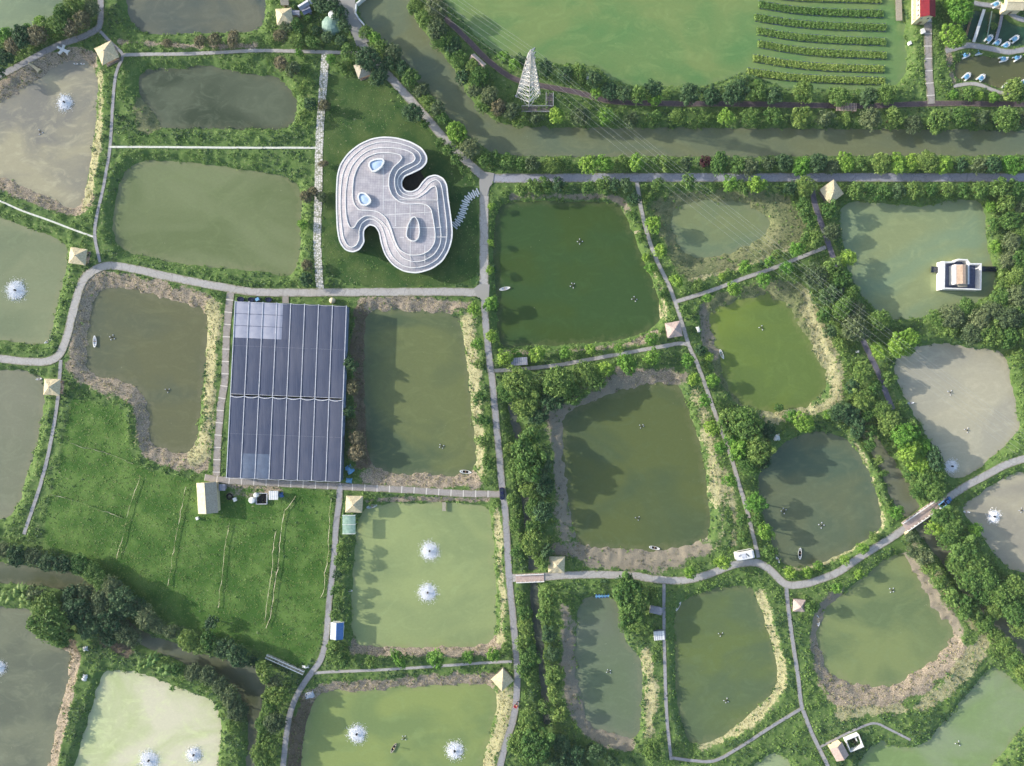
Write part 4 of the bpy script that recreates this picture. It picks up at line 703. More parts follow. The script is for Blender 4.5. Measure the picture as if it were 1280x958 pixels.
# walls set back below the roof edge
wl = grow(rings[0], -.8); mb = MB(); mb.prism([(x_ - pb.location.x, y_ - pb.location.y) for x_, y_ in wl], -.2, 4.35); mb.build('wall', M['glass'], pb)
mb = MB(); mb.prism([(x_ - pb.location.x, y_ - pb.location.y) for x_, y_ in grow(rings[0], .15)], 4.36, 4.5); mb.build('eave', M['white'], pb)
for i, sk in enumerate(SK):
    z_ = 8.1 if i < 2 else 7.9; q = smooth_poly(L2(sk, z_), True, 2); rim(q, z_, .5 if i < 2 else .3, .5, pb, 'skylight_frame' if i < 2 else 'parapet', M['white'])
    mb = MB(); cx_, cy_ = np.mean(np.array(q), 0); n = len(q)
    mb.add(loc(q, z_ - (.05 if i < 2 else .38), pb) + [(cx_ - pb.location.x, cy_ - pb.location.y, z_ - pb.location.z + (.55 if i < 2 else -.38))], [(k, (k + 1) % n, n) for k in range(n)])
    mb.build('skylight' if i < 2 else 'roof_floor', M['sky_glass'] if i < 2 else hp, pb, smooth=i < 2)
mb = MB()  # white joint lines laid in the terrace
for x0, y0, x1, y1 in [(348,170,348,520),(425,470,425,620),(518,480,518,885),(610,480,610,550),(610,740,610,850),(350,368,385,366),(350,455,690,455),(350,550,655,530),(400,628,715,628),(640,688,750,688),(450,690,480,690)]:
    a = W(410 + x0 / 5.04, 160 + y0 / 5.04, 7.5); b = W(410 + x1 / 5.04, 160 + y1 / 5.04, 7.5); d_ = Vector((b[0] - a[0], b[1] - a[1]))
    mb.box((a[0] + b[0]) / 2 - pb.location.x, (a[1] + b[1]) / 2 - pb.location.y, 7.5 - 1.4 - .02, d_.length, .16, .1, math.atan2(d_.y, d_.x))
mb.build('joint_strip', M['white'], pb)
a_ = W(516, 236, 1.5)
mb = MB(); mb.prism(L2([(503,222),(512,218),(524,212),(532,225),(524,240),(510,242),(502,236)], 1.5), 1.4, 1.56); tag(mb.build('courtyard_paving', M['soil']), 'dark paved courtyard in the right notch of the terraced building', kind='structure')
# stepping planks
SP = smooth_poly([(567,284),(575,275),(580,262),(582,252),(588,245),(599,240)], False, 2); SP = np.array(SP); s_ = np.concatenate([[0], np.cumsum(np.linalg.norm(np.diff(SP, axis=0), axis=1))])
for i in range(22):
    u = s_[-1] * (i + .5) / 22; px, py = np.interp(u, s_, SP[:, 0]), np.interp(u, s_, SP[:, 1]); px2, py2 = np.interp(u + .5, s_, SP[:, 0]), np.interp(u + .5, s_, SP[:, 1])
    x_, y_ = W(px, py, 1.6); an = math.atan2(-(py2 - py), px2 - px) + math.pi / 2
    off = .35 if i % 2 else -.25
    mb = MB(); mb.box(0, 0, 0, 2.5, .52, .22); o = mb.build('stepping_slab', M['white']); o.location = (x_ + math.cos(an) * off, y_ + math.sin(an) * off, gz(x_, y_) + .17); o.rotation_euler = (0, 0, an)
    lab = f'white stepping slab in the curved lawn walk, {ordw(i, 22, "building", "road").replace("from the building", "from the building end").replace("from the road", "from the road end").replace("buildingmost", "nearest the building").replace("roadmost", "nearest the road")}'
    tag(o, lab, 'paving slab', 'stepping slabs across the lawn')

# greenhouse
gh = empty('greenhouse', (*W(358, 490, 1.5), 1.4), 0, 'large greenhouse roofed with dark blue shade net in long bays', 'greenhouse')
def gp(u, v, z):  # u 0..1 across, v 0..1 down
    TL, TR, BL, BR = (294,377), (433,383), (283,597), (425,602)
    px = (TL[0] * (1 - u) + TR[0] * u) * (1 - v) + (BL[0] * (1 - u) + BR[0] * u) * v; py = (TL[1] * (1 - u) + TR[1] * u) * (1 - v) + (BL[1] * (1 - u) + BR[1] * u) * v
    x_, y_ = W(px, py, z); return (x_ - gh.location.x, y_ - gh.location.y, z - gh.location.z)
def patch(u0, u1, v0, v1, z, sag, nu=6, nv=14, j=.04):
    mb = MB(); vs = []
    for b in range(nv + 1):
        for a in range(nu + 1):
            u = u0 + (u1 - u0) * a / nu; v = v0 + (v1 - v0) * b / nv; q = gp(u, v, z)
            vs.append((q[0], q[1], q[2] + sag * math.sin(math.pi * a / nu) + rng.normal(0, j)))
    mb.add(vs, [(b * (nu + 1) + a, (b + 1) * (nu + 1) + a, (b + 1) * (nu + 1) + a + 1, b * (nu + 1) + a + 1) for b in range(nv) for a in range(nu)]); return mb
NB = 8
bays = [(i / NB, (i + 1) / NB) for i in range(NB)]
for bi, (u0, u1) in enumerate(bays):
    e_ = .0008
    for (v0, v1) in ((0, .525), (.535, 1)):
        if v0 == 0 and bi < 4:
            uc = u1 if bi < 3 else u0 + (u1 - u0) * .45
            patch(u0 + e_, uc, 0, .205, 6.0, .12, 6, 6, .01).build('clear_panel', M['netclear'], gh, True)
            if bi == 3: patch(uc, u1, 0, .205, 6.0, .1, 4, 6, .02).build('shade_net', M['net'], gh, True)
            patch(u0 + e_, u1, .205, v1, 6.0, .14).build('shade_net', M['net'], gh, True)
        elif v1 == 1 and 0 < bi < 3:
            patch(u0 + e_, u1, v0, .86, 6.0, .14).build('shade_net', M['net'], gh, True); patch(u0 + e_, u1, .86, v1, 6.0, .14, 6, 4).build('shade_net', M['netblue'], gh, True)
        else: patch(u0 + e_, u1, v0, v1, 6.0, .14).build('shade_net', M['net'], gh, True)
for i in range(NB + 1):
    mb = MB(); u = i / NB; a, b = gp(u, -.004, 6.12), gp(u, 1.004, 6.12); d_ = Vector(b) - Vector(a)
    mb.box((a[0] + b[0]) / 2, (a[1] + b[1]) / 2, a[2], .24, d_.length, .16, math.atan2(d_.y, d_.x) - math.pi / 2); mb.build('gutter', M['gutter'], gh)
for v in (.525, .535, 0, 1):
    for (u0, u1) in bays:
        mb = MB(); q = [gp(u0 + (u1 - u0) * k / 6, v, 6.0) for k in range(7)]
        for k in range(6):
            wv = lambda kk: .55 * math.sin(math.pi * kk / 6) if v in (.525, .535) else .25 * math.sin(math.pi * kk / 6)
            A, B = q[k], q[k + 1]; mb.bar((A[0], A[1] - (wv(k) if v != .525 else 0), A[2] + .2 + .1 * math.sin(math.pi * k / 6)), (B[0], B[1] - (wv(k + 1) if v != .525 else 0), B[2] + .2 + .1 * math.sin(math.pi * (k + 1) / 6)), .16 if v in (.535,) else .07, 5)
        mb.build('hoop', M['gutter'], gh)
for vv_ in (.068, .136):
    mb = MB(); a, b = gp(0, vv_, 6.1), gp(.43, vv_, 6.1); mb.bar(a, b, .08); mb.build('roof_bar', M['net'], gh)
for k in (3, 9):
    vv_ = k / 12; mb = MB(); a, b = gp(0, vv_, 6.16), gp(1, vv_, 6.16); mb.bar(a, b, .012, 4); mb.build('roof_wire', M['gutter'], gh)
mb = MB()
for (a, b) in (((0,0),(1,0)), ((1,0),(1,1)), ((1,1),(0,1)), ((0,1),(0,0))):
    A = gp(*a, 6.0); B = gp(*b, 6.0); d_ = Vector(B) - Vector(A); mb.box((A[0] + B[0]) / 2, (A[1] + B[1]) / 2, 2.2, d_.length - .2, .12, 4.7, math.atan2(d_.y, d_.x))
mb.build('wall', M['netblue'], gh)
mb = MB(); mb.prism([(x_ - gh.location.x, y_ - gh.location.y) for x_, y_ in L2([(295,378),(432,384),(424,601),(284,596)], 1.5)], 0, .1); mb.build('floor', M['soil'], gh)
mb = MB(); vs = []   # loose ruffled netting at the right edge
for k in range(41):
    v = k / 40; A = gp(1.0, v, 6.0); B = gp(1.0 + .012 + .016 * abs(math.sin(k * 1.7)) * (v < .75), v, 5.5); B = (B[0], B[1], B[2]); vs += [A, (B[0], B[1], 4.0)]
mb.add(vs, [(2 * k, 2 * k + 1, 2 * k + 3, 2 * k + 2) for k in range(40)]); mb.build('side_net', M['netblue'], gh)

def shed(px, py, wpx, dpx, rot, roofm, wallm, label, cat, name, h=3.0, ridge=1.2, axis='y', flat=False, group=None, base=None):
    """gable (or flat) roofed building; wpx, dpx are roof size in photo pixels"""
    zt = 1.5 + h; x_, y_ = W(px, py, zt); gz_ = (base if base is not None else gz(x_, y_) - .1)
    e = empty(name, (x_, y_, gz_), R(rot), label, cat, group); w_, d_ = wpx * S, dpx * S
    mb = MB(); mb.box(0, 0, h / 2 - .1, w_ - .7, d_ - .7, h + .2); mb.build('wall', wallm, e)
    rm = roofm if isinstance(roofm, (list, tuple)) else (roofm, roofm)
    if flat:
        mb = MB(); mb.box(0, 0, h + .12, w_, d_, .2); mb.build('roof', rm[0], e); 
        mb = MB(); 
        for k in range(int(w_ / .8)): mb.box(-w_ / 2 + .4 + k * .8, 0, h + .26, .08, d_ * .98, .06)
        mb.build('roof_rib', rm[1], e)
    else:
        for sgn, m_ in ((-1, rm[0]), (1, rm[1])):
            mb = MB(); t_ = .12
            if axis == 'y': pts_ = [(0, ridge), (sgn * w_ / 2, 0)]; vs = [(p_[0], yy, h + .05 + p_[1] + dz) for yy in (-d_ / 2, d_ / 2) for p_ in pts_ for dz in (0, t_)]
            else: pts_ = [(0, ridge), (sgn * d_ / 2, 0)]; vs = [(yy, p_[0], h + .05 + p_[1] + dz) for yy in (-w_ / 2, w_ / 2) for p_ in pts_ for dz in (0, t_)]
            mb.add(vs, [(0, 1, 3, 2), (4, 6, 7, 5), (1, 5, 7, 3), (0, 2, 6, 4), (0, 4, 5, 1), (2, 3, 7, 6)]); mb.build('roof', m_, e)
        mb = MB()
        if axis == 'y': mb.box(0, 0, h + ridge + .2, .22, d_ + .06, .1)
        else: mb.box(0, 0, h + ridge + .2, w_ + .06, .22, .1)
        mb.build('ridge', rm[1], e)
        mb = MB()   # gable ends
        for s2 in (-1, 1):
            if axis == 'y': yy = s2 * (d_ / 2 - .35); mb.add([(-w_ / 2 + .35, yy, h), (w_ / 2 - .35, yy, h), (0, yy, h + ridge - .05)], [(0, 1, 2)])
            else: yy = s2 * (w_ / 2 - .35); mb.add([(yy, -d_ / 2 + .35, h), (yy, d_ / 2 - .35, h), (yy, 0, h + ridge - .05)], [(0, 1, 2)])
        mb.build('gable', wallm, e)
    mb = MB(); mb.box(0, -d_ / 2 + .33, 1.0, .9, .06, 1.9); mb.build('door', M['wood'], e)
    return e
shed(259, 622.5, 24.5, 38, 3.5, (M['creamroof'], M['thatch_grey']), M['cream'], 'long farmhouse with cream gable roof at the corner of the crop field', 'farmhouse', 'farmhouse', 3.0, 1.5)  # cream roof: sunny left slope and grey shaded right slope put into the colours
shed(421, 789, 16, 21, -2, (M['gutter'], M['blue']), M['white'], 'small shed with half white half blue roof beside the grey path', 'shed', 'shed', 2.6, .8)
shed(649, 452, 20, 9.5, 4, (M['grey'], M['gutter']), M['grey'], 'grey flat roofed shed at the left end of the footpath', 'shed', 'shed', 2.5, 0, flat=True)
shed(824, 795, 13, 11, 4, (M['white'], M['grey']), M['grey'], 'white ribbed roof shed beside the straight narrow path', 'shed', 'shed', 2.5, 0, flat=True)
shed(820, 763, 15, 9, -12, (M['grey'], M['grey']), M['grey'], 'small dull grey shed half under trees above the striped shed', 'shed', 'shed', 2.2, .5, 'x')
shed(1049, 940, 17, 18, 28, (M['pink'], M['pink']), M['cream'], 'little house with pink tiled roof at the bottom edge', 'house', 'house', 2.8, 1.2)
shed(597, 78, 10, 20, -42+90, (M['pink'], M['pink']), M['cream'], 'little pinkish roofed house beside the brick walk', 'house', 'house', 2.6, 1.2, 'y')
shed(369, 16, 11, 6, -5, (M['grey'], M['grey']), M['grey'], 'grey roofed lean-to, smallest of the three beside the top pavilion', 'shed', 'shed', 2.4, .4, 'x')
shed(380, 7, 14, 7, 32, (M['grey'], M['gutter']), M['grey'], 'long grey roof shed touching the top edge', 'shed', 'shed', 2.6, .6, 'x')
shed(383, 13, 11, 8, 25, (M['slate'], M['grey']), M['grey'], 'slate grey shed just below the long grey roof at the top', 'shed', 'shed', 2.4, .5, 'x')
shed(393, -1, 14, 7, 30, (M['gutter'], M['grey']), M['grey'], 'pale grey roof shed cut by the top edge', 'shed', 'shed', 2.6, .6, 'x')
shed(356, 2, 10, 9, 0, (M['thatch_grey'], M['thatch_grey']), M['cream'], 'weathered thatch roof hut just above the top pavilion', 'hut', 'hut', 2.4, .8, 'x')
shed(1268, 5, 22, 16, 0, (M['cream'], M['creamroof']), M['cream'], 'cream roofed building in the top right corner', 'building', 'building', 3.2, 1.2, 'x')
shed(341.5, 619.5, 11, 11, 0, (M['white'], M['white']), M['white'], 'white boxy storage shed by the crop field', 'shed', 'storage_shed', 2.2, 0, flat=True)
shed(277.5, 609.5, 8, 8, 0, (M['grey'], M['slate']), M['grey'], 'small lavender grey lean-to behind the farmhouse', 'shed', 'shed', 2.0, 0, flat=True)
# roofless white enclosure
x_, y_ = W(1066, 927, 2); e = empty('enclosure', (x_, y_, gz(x_, y_) - .1), R(22), 'roofless white walled enclosure beside the pink roofed house', 'enclosure')
for nm, a in (('wall', (0, 2.3, 1, 5.4, .3, 2.2)), ('wall', (0, -2.3, 1, 5.4, .3, 2.2)), ('wall', (2.55, 0, 1, .3, 4.3, 2.2)), ('wall', (-2.55, 0, 1, .3, 4.3, 2.2)), ('partition', (1.2, 1.2, .9, .2, 1.9, 1.9))):
    mb = MB(); mb.box(*a); mb.build(nm, M['white'], e)
mb = MB(); mb.box(0, 0, .15, 4.8, 4.3, .1); mb.build('floor', M['soil'], e)

def hut(px, py, sz, rot, roofm, label, h=2.9, cat='pavilion', asp=1.0, ped=1.7):
    zt = 1.5 + h + ped * .4; x_, y_ = W(px, py, zt); g = max(gz(x_, y_), .9); e = empty('pavilion', (x_, y_, g - .15), R(rot), label, cat, 'thatched pavilions on the pond dykes' if roofm in (M['thatch'], M['thatch_grey']) else None)
    a = sz * S / 2; b = a * asp; n = 5; vs = []; fs = []
    mb = MB()   # four thatched slopes, slightly concave with frayed eaves
    ring = []
    for lv, (f_, z_) in enumerate(((1.0, 0), (.62, ped * .42), (.3, ped * .78), (.03, ped))):
        r_ = []
        for (sx, sy), (tx, ty) in (((-1, -1), (1, -1)), ((1, -1), (1, 1)), ((1, 1), (-1, 1)), ((-1, 1), (-1, -1))):
            for k in range(n):
                t_ = k / n; jj = rng.normal(0, .05) if lv == 0 else 0
                r_.append(((sx + (tx - sx) * t_) * (a * f_ + jj), (sy + (ty - sy) * t_) * (b * f_ + jj), h + z_ + (rng.normal(0, .03) if lv < 3 else 0)))
        ring.append(r_)
    m_ = 4 * n; vs = [p_ for r_ in ring for p_ in r_]; fs = [(l * m_ + i, l * m_ + (i + 1) % m_, (l + 1) * m_ + (i + 1) % m_, (l + 1) * m_ + i) for l in range(3) for i in range(m_)]
    fs.append(tuple(3 * m_ + i for i in range(m_))); vs += [(p_[0] * .97, p_[1] * .97, p_[2] - .22) for p_ in ring[0]]; fs += [(i, 4 * m_ + i, 4 * m_ + (i + 1) % m_, (i + 1) % m_) for i in range(m_)]; fs.append(tuple(4 * m_ + i for i in range(m_))[::-1])
    mb.add(vs, fs); mb.build('roof', roofm, e)
    mb = MB(); mb.lathe(0, 0, [(.16, h + ped - .05), (.2, h + ped + .15), (.05, h + ped + .35)], 8); mb.build('finial', M['woodgrey'], e)
    for sx in (-1, 1):
        for sy in (-1, 1): mb = MB(); mb.bar((sx * a * .72, sy * b * .72, -1.2), (sx * a * .72, sy * b * .72, h + .3), .12, 6); mb.build('post', M['wood'], e)
    mb = MB(); mb.box(0, 0, .1, a * 1.7, b * 1.7, .2); mb.build('deck', M['woodgrey'], e)
    for sy in (-1, 1): mb = MB(); mb.box(0, sy * b * .6, .5, a * 1.3, .35, .1); mb.build('bench', M['wood'], e)
    return e
hut(132, 65, 23, 26, M['thatch'], 'cream thatched pavilion beside the upper left footpath junction')
hut(354, 19, 20, 5, M['thatch'], 'cream thatched pavilion at the top beside small grey sheds', 3.2)
hut(453, 86, 18, 20, M['thatch_grey'], 'thatched pavilion half hidden under dark trees by the sloping lane')
hut(96, 320, 21, -8, M['thatch'], 'cream thatched pavilion above the bend of the curving lane', asp=.95)
hut(63, 484, 20, -3, M['thatch'], 'cream thatched pavilion on the dyke left of the crop field')
hut(442, 631, 20.5, -2, M['thatch'], 'yellowish thatched pavilion at the corner of the two aerator pond')
hut(628, 851, 20, 42, M['thatch'], 'cream thatched pavilion turned like a diamond beside the long lane')
hut(696, 707, 20, -2, M['thatch'], 'pale thatched pavilion by the lane below the dark olive pond')
hut(843, 412, 19, 10, M['pink'], 'dusty pink roofed pavilion where two footpaths meet', 2.6)
hut(1041, 239, 22, 35, M['thatch'], 'cream thatched pavilion just south of the main road')
hut(1000, 758, 15, -4, M['pink'], 'small pink roofed hut beside the lower right lane', 2.4, 'hut')
# translucent green canopy
x_, y_ = W(436, 656, 4); e = empty('canopy', (x_, y_, 1.3), 0, 'pale green translucent canopy below the yellowish pavilion', 'canopy')
mb = MB(); 
for k in range(6):
    a0 = -2.4 + k * .8; mb.add([(a0, -3.6, 2.4 + .3 * math.sin(math.pi * k / 6)), (a0 + .8, -3.6, 2.4 + .3 * math.sin(math.pi * (k + 1) / 6)), (a0 + .8, 3.6, 2.4 + .3 * math.sin(math.pi * (k + 1) / 6)), (a0, 3.6, 2.4 + .3 * math.sin(math.pi * k / 6))], [(0, 1, 2, 3)])
mb.build('roof_sheet', M['canopy'], e)
for sx in (-1, 1):
    for sy in (-1, 0, 1): mb = MB(); mb.bar((sx * 2.3, sy * 3.4, -.2), (sx * 2.3, sy * 3.4, 2.4), .08); mb.build('post', M['metal'], e)
for sy in (-1, 0, 1): mb = MB(); mb.box(0, sy * 3.4, 2.75, 4.9, .12, .1); mb.build('beam', M['white'], e)
# slatted pergola
x_, y_ = W(1058, 134, 4); e = empty('pergola', (x_, y_, 1.4), R(-2), 'brown slatted pergola over the brick walk by the canal', 'pergola')
for k in range(14): mb = MB(); mb.box(-3.6 + k * .55, 0, 2.6, .2, 3.0, .12); mb.build('slat', M['pink'], e)
for sy in (-1, 1): mb = MB(); mb.box(0, sy * 1.1, 2.46, 7.6, .16, .14); mb.build('beam', M['wood'], e)
for sx in (-1, 0, 1):
    for sy in (-1, 1): mb = MB(); mb.bar((sx * 3.3, sy * 1.1, -.2), (sx * 3.3, sy * 1.1, 2.4), .1); mb.build('post', M['wood'], e)
# house in the pond
def WC(px, py, z): x_, y_ = W(px, py, z); return x_ - ph.location.x, y_ - ph.location.y
ph = empty('pond_house', (*W(1203, 345, 0), 0), 0, 'small tiled house within white walls standing in the jade pond', 'house')
zw = 3.6
out = [(1180,328),(1193,327.5),(1199,324.5),(1209,325),(1213,330),(1226.5,330),(1226,362),(1179.5,360.5)]
pl = [WC(a, b, zw) for a, b in out]
for i in range(len(pl)):
    a, b = pl[i], pl[(i + 1) % len(pl)]; d_ = Vector((b[0] - a[0], b[1] - a[1])); wd = .95 if i == 7 else .5
    mb = MB(); mb.box((a[0] + b[0]) / 2, (a[1] + b[1]) / 2, 1.7 + .01 * i, d_.length + wd * .9, wd, 3.6, math.atan2(d_.y, d_.x)); mb.build('courtyard_wall', M['white'], ph)
mb = MB(); mb.prism([(x_ * .99, y_ * .99) for x_, y_ in pl], -.6, .8); mb.build('platform', M['slate'], ph)
def block(px, py, wpx, dpx, z0, z1, m_, name, z=None):
    a, b = WC(px, py, z or z1); mb = MB(); mb.box(a, b, (z0 + z1) / 2, wpx * S, dpx * S, z1 - z0); return mb.build(name, m_, ph)
block(1203, 343, 17, 24, .8, 4.6, M['white'], 'wall')
a, b = WC(1203.5, 343, 6)
for sgn, m_ in ((-1, M['clay']), (1, M['clay'])):
    mb = MB(); w2 = 2.1; 
    vs = [(a - (0 if sgn < 0 else 0) + dx, b + dy, zz_) for dx, zz_ in ((-.2 if sgn < 0 else 0.9, 6.1), (sgn * 2.2 + .35, 4.9)) for dy in (-3.5, 3.5)]
    mb.add(vs + [(v_[0], v_[1], v_[2] - .2) for v_ in vs], [(0, 1, 3, 2), (4, 6, 7, 5), (0, 4, 5, 1), (2, 3, 7, 6), (0, 2, 6, 4), (1, 5, 7, 3)]); mb.build('roof', m_, ph)
mb = MB(); mb.box(a + .35, b, 6.15, 1.1, 7.1, .16); mb.build('ridge', M['clay'], ph)
mb = MB(); mb.box(a - 2.1, b, 4.95, .7, 6.6, .2); mb.build('eave', M['white'], ph)
mb = MB(); mb.box(a + 1.95, b, 5.12, .25, 6.8, .2); mb.build('gable_edge', M['white'], ph)
mb = MB(); mb.box(a + 3.3, b - .2, 3.6, 2.0, 7.0, .25, 0); mb.box(a + 3.3, b - .2, 2.2, 1.7, 6.6, 2.8); mb.build('lean_to', M['slate'], ph)
mb = MB(); mb.box(a + 1.3, b - 3.9, 3.9, 3.4, 1.0, .2); mb.build('porch_roof', M['thatch_grey'], ph)
for dx, dy in ((-4.3, .6), (-4.0, -.4), (-4.5, -1.2)): mb = MB(); mb.ell((a + dx, b + dy, 1.3), (.5, .5, .5), 8, 4); mb.build('potted_shrub', M['canopy'], ph)
def deck(pts_, wd, z, name, label, cat, mt, posts=True, group=None):
    x0, y0 = W(*pts_[0], z); e = empty(name, (x0, y0, 0), 0, label, cat, group); mb = MB(); r_ = MB(); pk = 0
    for i in range(len(pts_) - 1):
        a = Vector(W(*pts_[i], z)); b = Vector(W(*pts_[i + 1], z)); d_ = b - a; L_ = d_.length; an = math.atan2(d_.y, d_.x); n = max(2, int(L_ / .32)); u = d_.normalized(); nn = Vector((-u.y, u.x))
        for k in range(n): c_ = a + d_ * ((k + .5) / n); mb.box(c_.x - x0, c_.y - y0, z + rng.normal(0, .01), L_ / n * .86, wd * S, .1, an)
        for sg in (-1, 1): p0 = a + nn * sg * wd * S * .47; p1 = b + nn * sg * wd * S * .47; r_.bar((p0.x - x0, p0.y - y0, z - .12), (p1.x - x0, p1.y - y0, z - .12), .07)
        if posts:
            for k in range(int(L_ / 2.4) + 1):
                for sg in (-1, 1): c_ = a + u * min(k * 2.4 + .2, L_) + nn * sg * wd * S * .45; r_.bar((c_.x - x0, c_.y - y0, -1), (c_.x - x0, c_.y - y0, z - .05), .08)
    mb.build('deck', mt, e); r_.build('frame', M['woodgrey'], e); return e
deck([(1164,337),(1180,338)], 7.5, .9, 'jetty', 'dark plank jetty on the left side of the house in the pond', 'jetty', M['glass'])
deck([(1227,336.5),(1247,336.5)], 6.5, .9, 'jetty', 'dark plank jetty linking the house in the pond to the wood', 'jetty', M['glass'])
deck([(1123,-14),(1124,26)], 7.5, .9, 'jetty', 'pale plank jetty at the right end of the lake', 'jetty', M['thatch_grey'])
deck([(555,628),(555,639)], 4.5, .8, 'jetty', 'short pale jetty at the top of the two aerator pond', 'jetty', M['thatch_grey'])
deck([(1190,620),(1200,634)], 8, .7, 'jetty', 'wide grey landing beside the pond at the right edge', 'jetty', M['gutter'])
deck([(793,291),(803,289)], 3.5, 1.3, 'jetty', 'tiny pale jetty on the right bank of the dark green pond', 'jetty', M['thatch'])
deck([(1231,10),(1217,53)], 3.6, .9, 'footboard', 'broad white footboard crossing the teal pool', 'footbridge', M['white'])
deck([(1218,7),(1206,52)], 2.4, .9, 'footboard', 'narrow brown footboard nearest the lime trees in the teal pool', 'footbridge', M['wood'])
deck([(1254,12),(1250,32),(1245,50)], 3.4, .9, 'footboard', 'grey bent footboard, rightmost across the teal pool', 'footbridge', M['grey'])
deck([(1240,14),(1234,48)], 1.2, .9, 'footboard', 'thin greenish footboard in the middle of the teal pool', 'footbridge', M['canopy'])
# railing deck around the pylon foot
for a in range(1):
    x0, y0 = W(672, 130, 2); e = empty('railed_deck', (x0, y0, 1.5), 0, 'grey railed deck around the foot of the pylon', 'deck')
    for (p0, p1, wd) in (((652,136.5),(691,136.5),7), ((687,116),(687,133),9)):
        A = W(*p0, 2.2); B = W(*p1, 2.2); d_ = Vector(B) - Vector(A); mb = MB(); n = int(d_.length / .6); an = math.atan2(d_.y, d_.x)
        for k in range(n): c_ = Vector(A) + d_ * ((k + .5) / n); mb.box(c_.x - x0, c_.y - y0, .4, .5, wd * S, .1, an)
        mb.build('deck', M['woodgrey'], e); mb = MB(); nn = Vector((-d_.y, d_.x)).normalized() * wd * S / 2
        for sg in (-1, 1):
            for zz_ in (.9, 1.4): mb.bar((A[0] - x0 + nn.x * sg, A[1] - y0 + nn.y * sg, zz_), (B[0] - x0 + nn.x * sg, B[1] - y0 + nn.y * sg, zz_), .07)
            for k in range(n // 3 + 1): c_ = Vector(A) + d_ * min(1, k * 3 / n); mb.bar((c_.x - x0 + nn.x * sg, c_.y - y0 + nn.y * sg, -.2), (c_.x - x0 + nn.x * sg, c_.y - y0 + nn.y * sg, 1.4), .07)
        mb.build('railing', M['metal'], e)
# red roofed house
x_, y_ = W(1147, 15, 1.5); e = empty('red_roof_house', (x_, y_, 1.4), R(0), 'two storey cream house with dark red roof at the top edge', 'house')
Wd, Dp, Hh = 4.6, 9.5, 6.2
mb = MB(); mb.box(0, 0, Hh / 2, Wd, Dp, Hh); mb.build('wall', M['cream'], e)
for sg in (-1, 1):
    mb = MB(); vs = [(0, -Dp / 2 - .5, Hh + 1.1), (0, Dp / 2 + .5, Hh + 1.1), (sg * (Wd / 2 + .5), Dp / 2 + .5, Hh), (sg * (Wd / 2 + .5), -Dp / 2 - .5, Hh)]
    mb.add(vs + [(v_[0], v_[1], v_[2] + .14) for v_ in vs], [(0, 1, 2, 3), (4, 7, 6, 5), (0, 4, 5, 1), (1, 5, 6, 2), (2, 6, 7, 3), (3, 7, 4, 0)]); mb.build('roof', M['red'], e)
for k in range(5):
    for zz_ in (1.7, 4.5):
        yy = -3.7 + k * 1.85; mb = MB(); mb.box(-Wd / 2 - .03, yy, zz_, .1, .85, 1.2); wn = mb.build('window', M['white'], e); mb = MB(); mb.box(-Wd / 2 - .09, yy, zz_, .04, .62, 1.0); mb.build('pane', M['glass'], wn)
for xx in (-1.2, 1.2):
    mb = MB(); mb.box(xx, -Dp / 2 - .03, 4.5, .85, .1, 1.2); wn = mb.build('window', M['white'], e); mb = MB(); mb.box(xx, -Dp / 2 - .09, 4.5, .62, .04, 1.0); mb.build('pane', M['glass'], wn)
mb = MB(); mb.box(-Wd / 2 - .5, 0, 3.1, 1.0, Dp * .96, .12); mb.build('balcony', M['cream'], e)
mb = MB(); mb.box(0, -Dp / 2 - .05, 1.1, 1.1, .1, 2.2); mb.build('door', M['wood'], e)
def planter(px, py, label, s_=1.0):
    x_, y_ = W(px, py, 1.8); mb = MB(); mb.box(0, 0, .45, 1.1 * s_, 1.3 * s_, .9, 0, .08); mb.box(0, 0, .95, 1.2 * s_, 1.4 * s_, .1); o = mb.build('storage_box', M['white'], bevel=.04); o.location = (x_, y_, gz(x_, y_) - .05); o.rotation_euler = (0, 0, .4); tag(o, label, 'box')
planter(1152.5, 40, 'white box at the lower corner of the red roofed house', 1.3); planter(1160, 25, 'pinkish white box right of the red roofed house', 1.1); planter(1138.5, 53, 'small white box on the grass below the red roofed house', .9)
planter(294, 624.5, 'small white box on the ground between farmhouse and pens', 1.0); planter(247, 648, 'small white box below the farmhouse', .8)

# pylon and wires
PX, PY = W(660.5, 120, 1.5); py_ = empty('pylon', (PX, PY, 1.4), 0, 'tall white steel lattice pylon between lake and canal', 'pylon'); PH = 35.5
LV = [0, 4.2, 8, 11.5, 14.8, 17.8, 20.6, 23.2, 25.6, 27.8, 29.8, 31.6, 33.2]
def half(z): return 4.1 * (1 - z / PH) ** .92 + .45
def corner(k, z): a = math.pi / 4 * (2 * k) + .04; return Vector((math.cos(a) * half(z) , math.sin(a) * half(z), z))
for k in range(4):
    mb = MB()
    for a, b in zip(LV[:-1], LV[1:]): mb.bar(corner(k, a), corner(k, b), .17, 4)
    mb.bar(corner(k, LV[-1]), (0, 0, PH), .13, 4); mb.build('leg', M['metal'], py_)
for k in range(4):
    mb = MB(); j = (k + 1) % 4
    for a, b in zip(LV[:-1], LV[1:]):
        mb.bar(corner(k, a), corner(j, b), .1, 4); mb.bar(corner(j, a), corner(k, b), .1, 4); mb.bar(corner(k, b), corner(j, b), .1, 4)
        m0 = (corner(k, a) + corner(j, a)) / 2; mb.bar(m0, (corner(k, a) + corner(k, b)) / 2, .07, 3); mb.bar(m0, (corner(j, a) + corner(j, b)) / 2, .07, 3)
    mb.build('lattice', M['metal'], py_)
wdir = Vector((math.cos(R(-37)), math.sin(R(-37)), 0)); adir = Vector((-wdir.y, wdir.x, 0)); AT = []
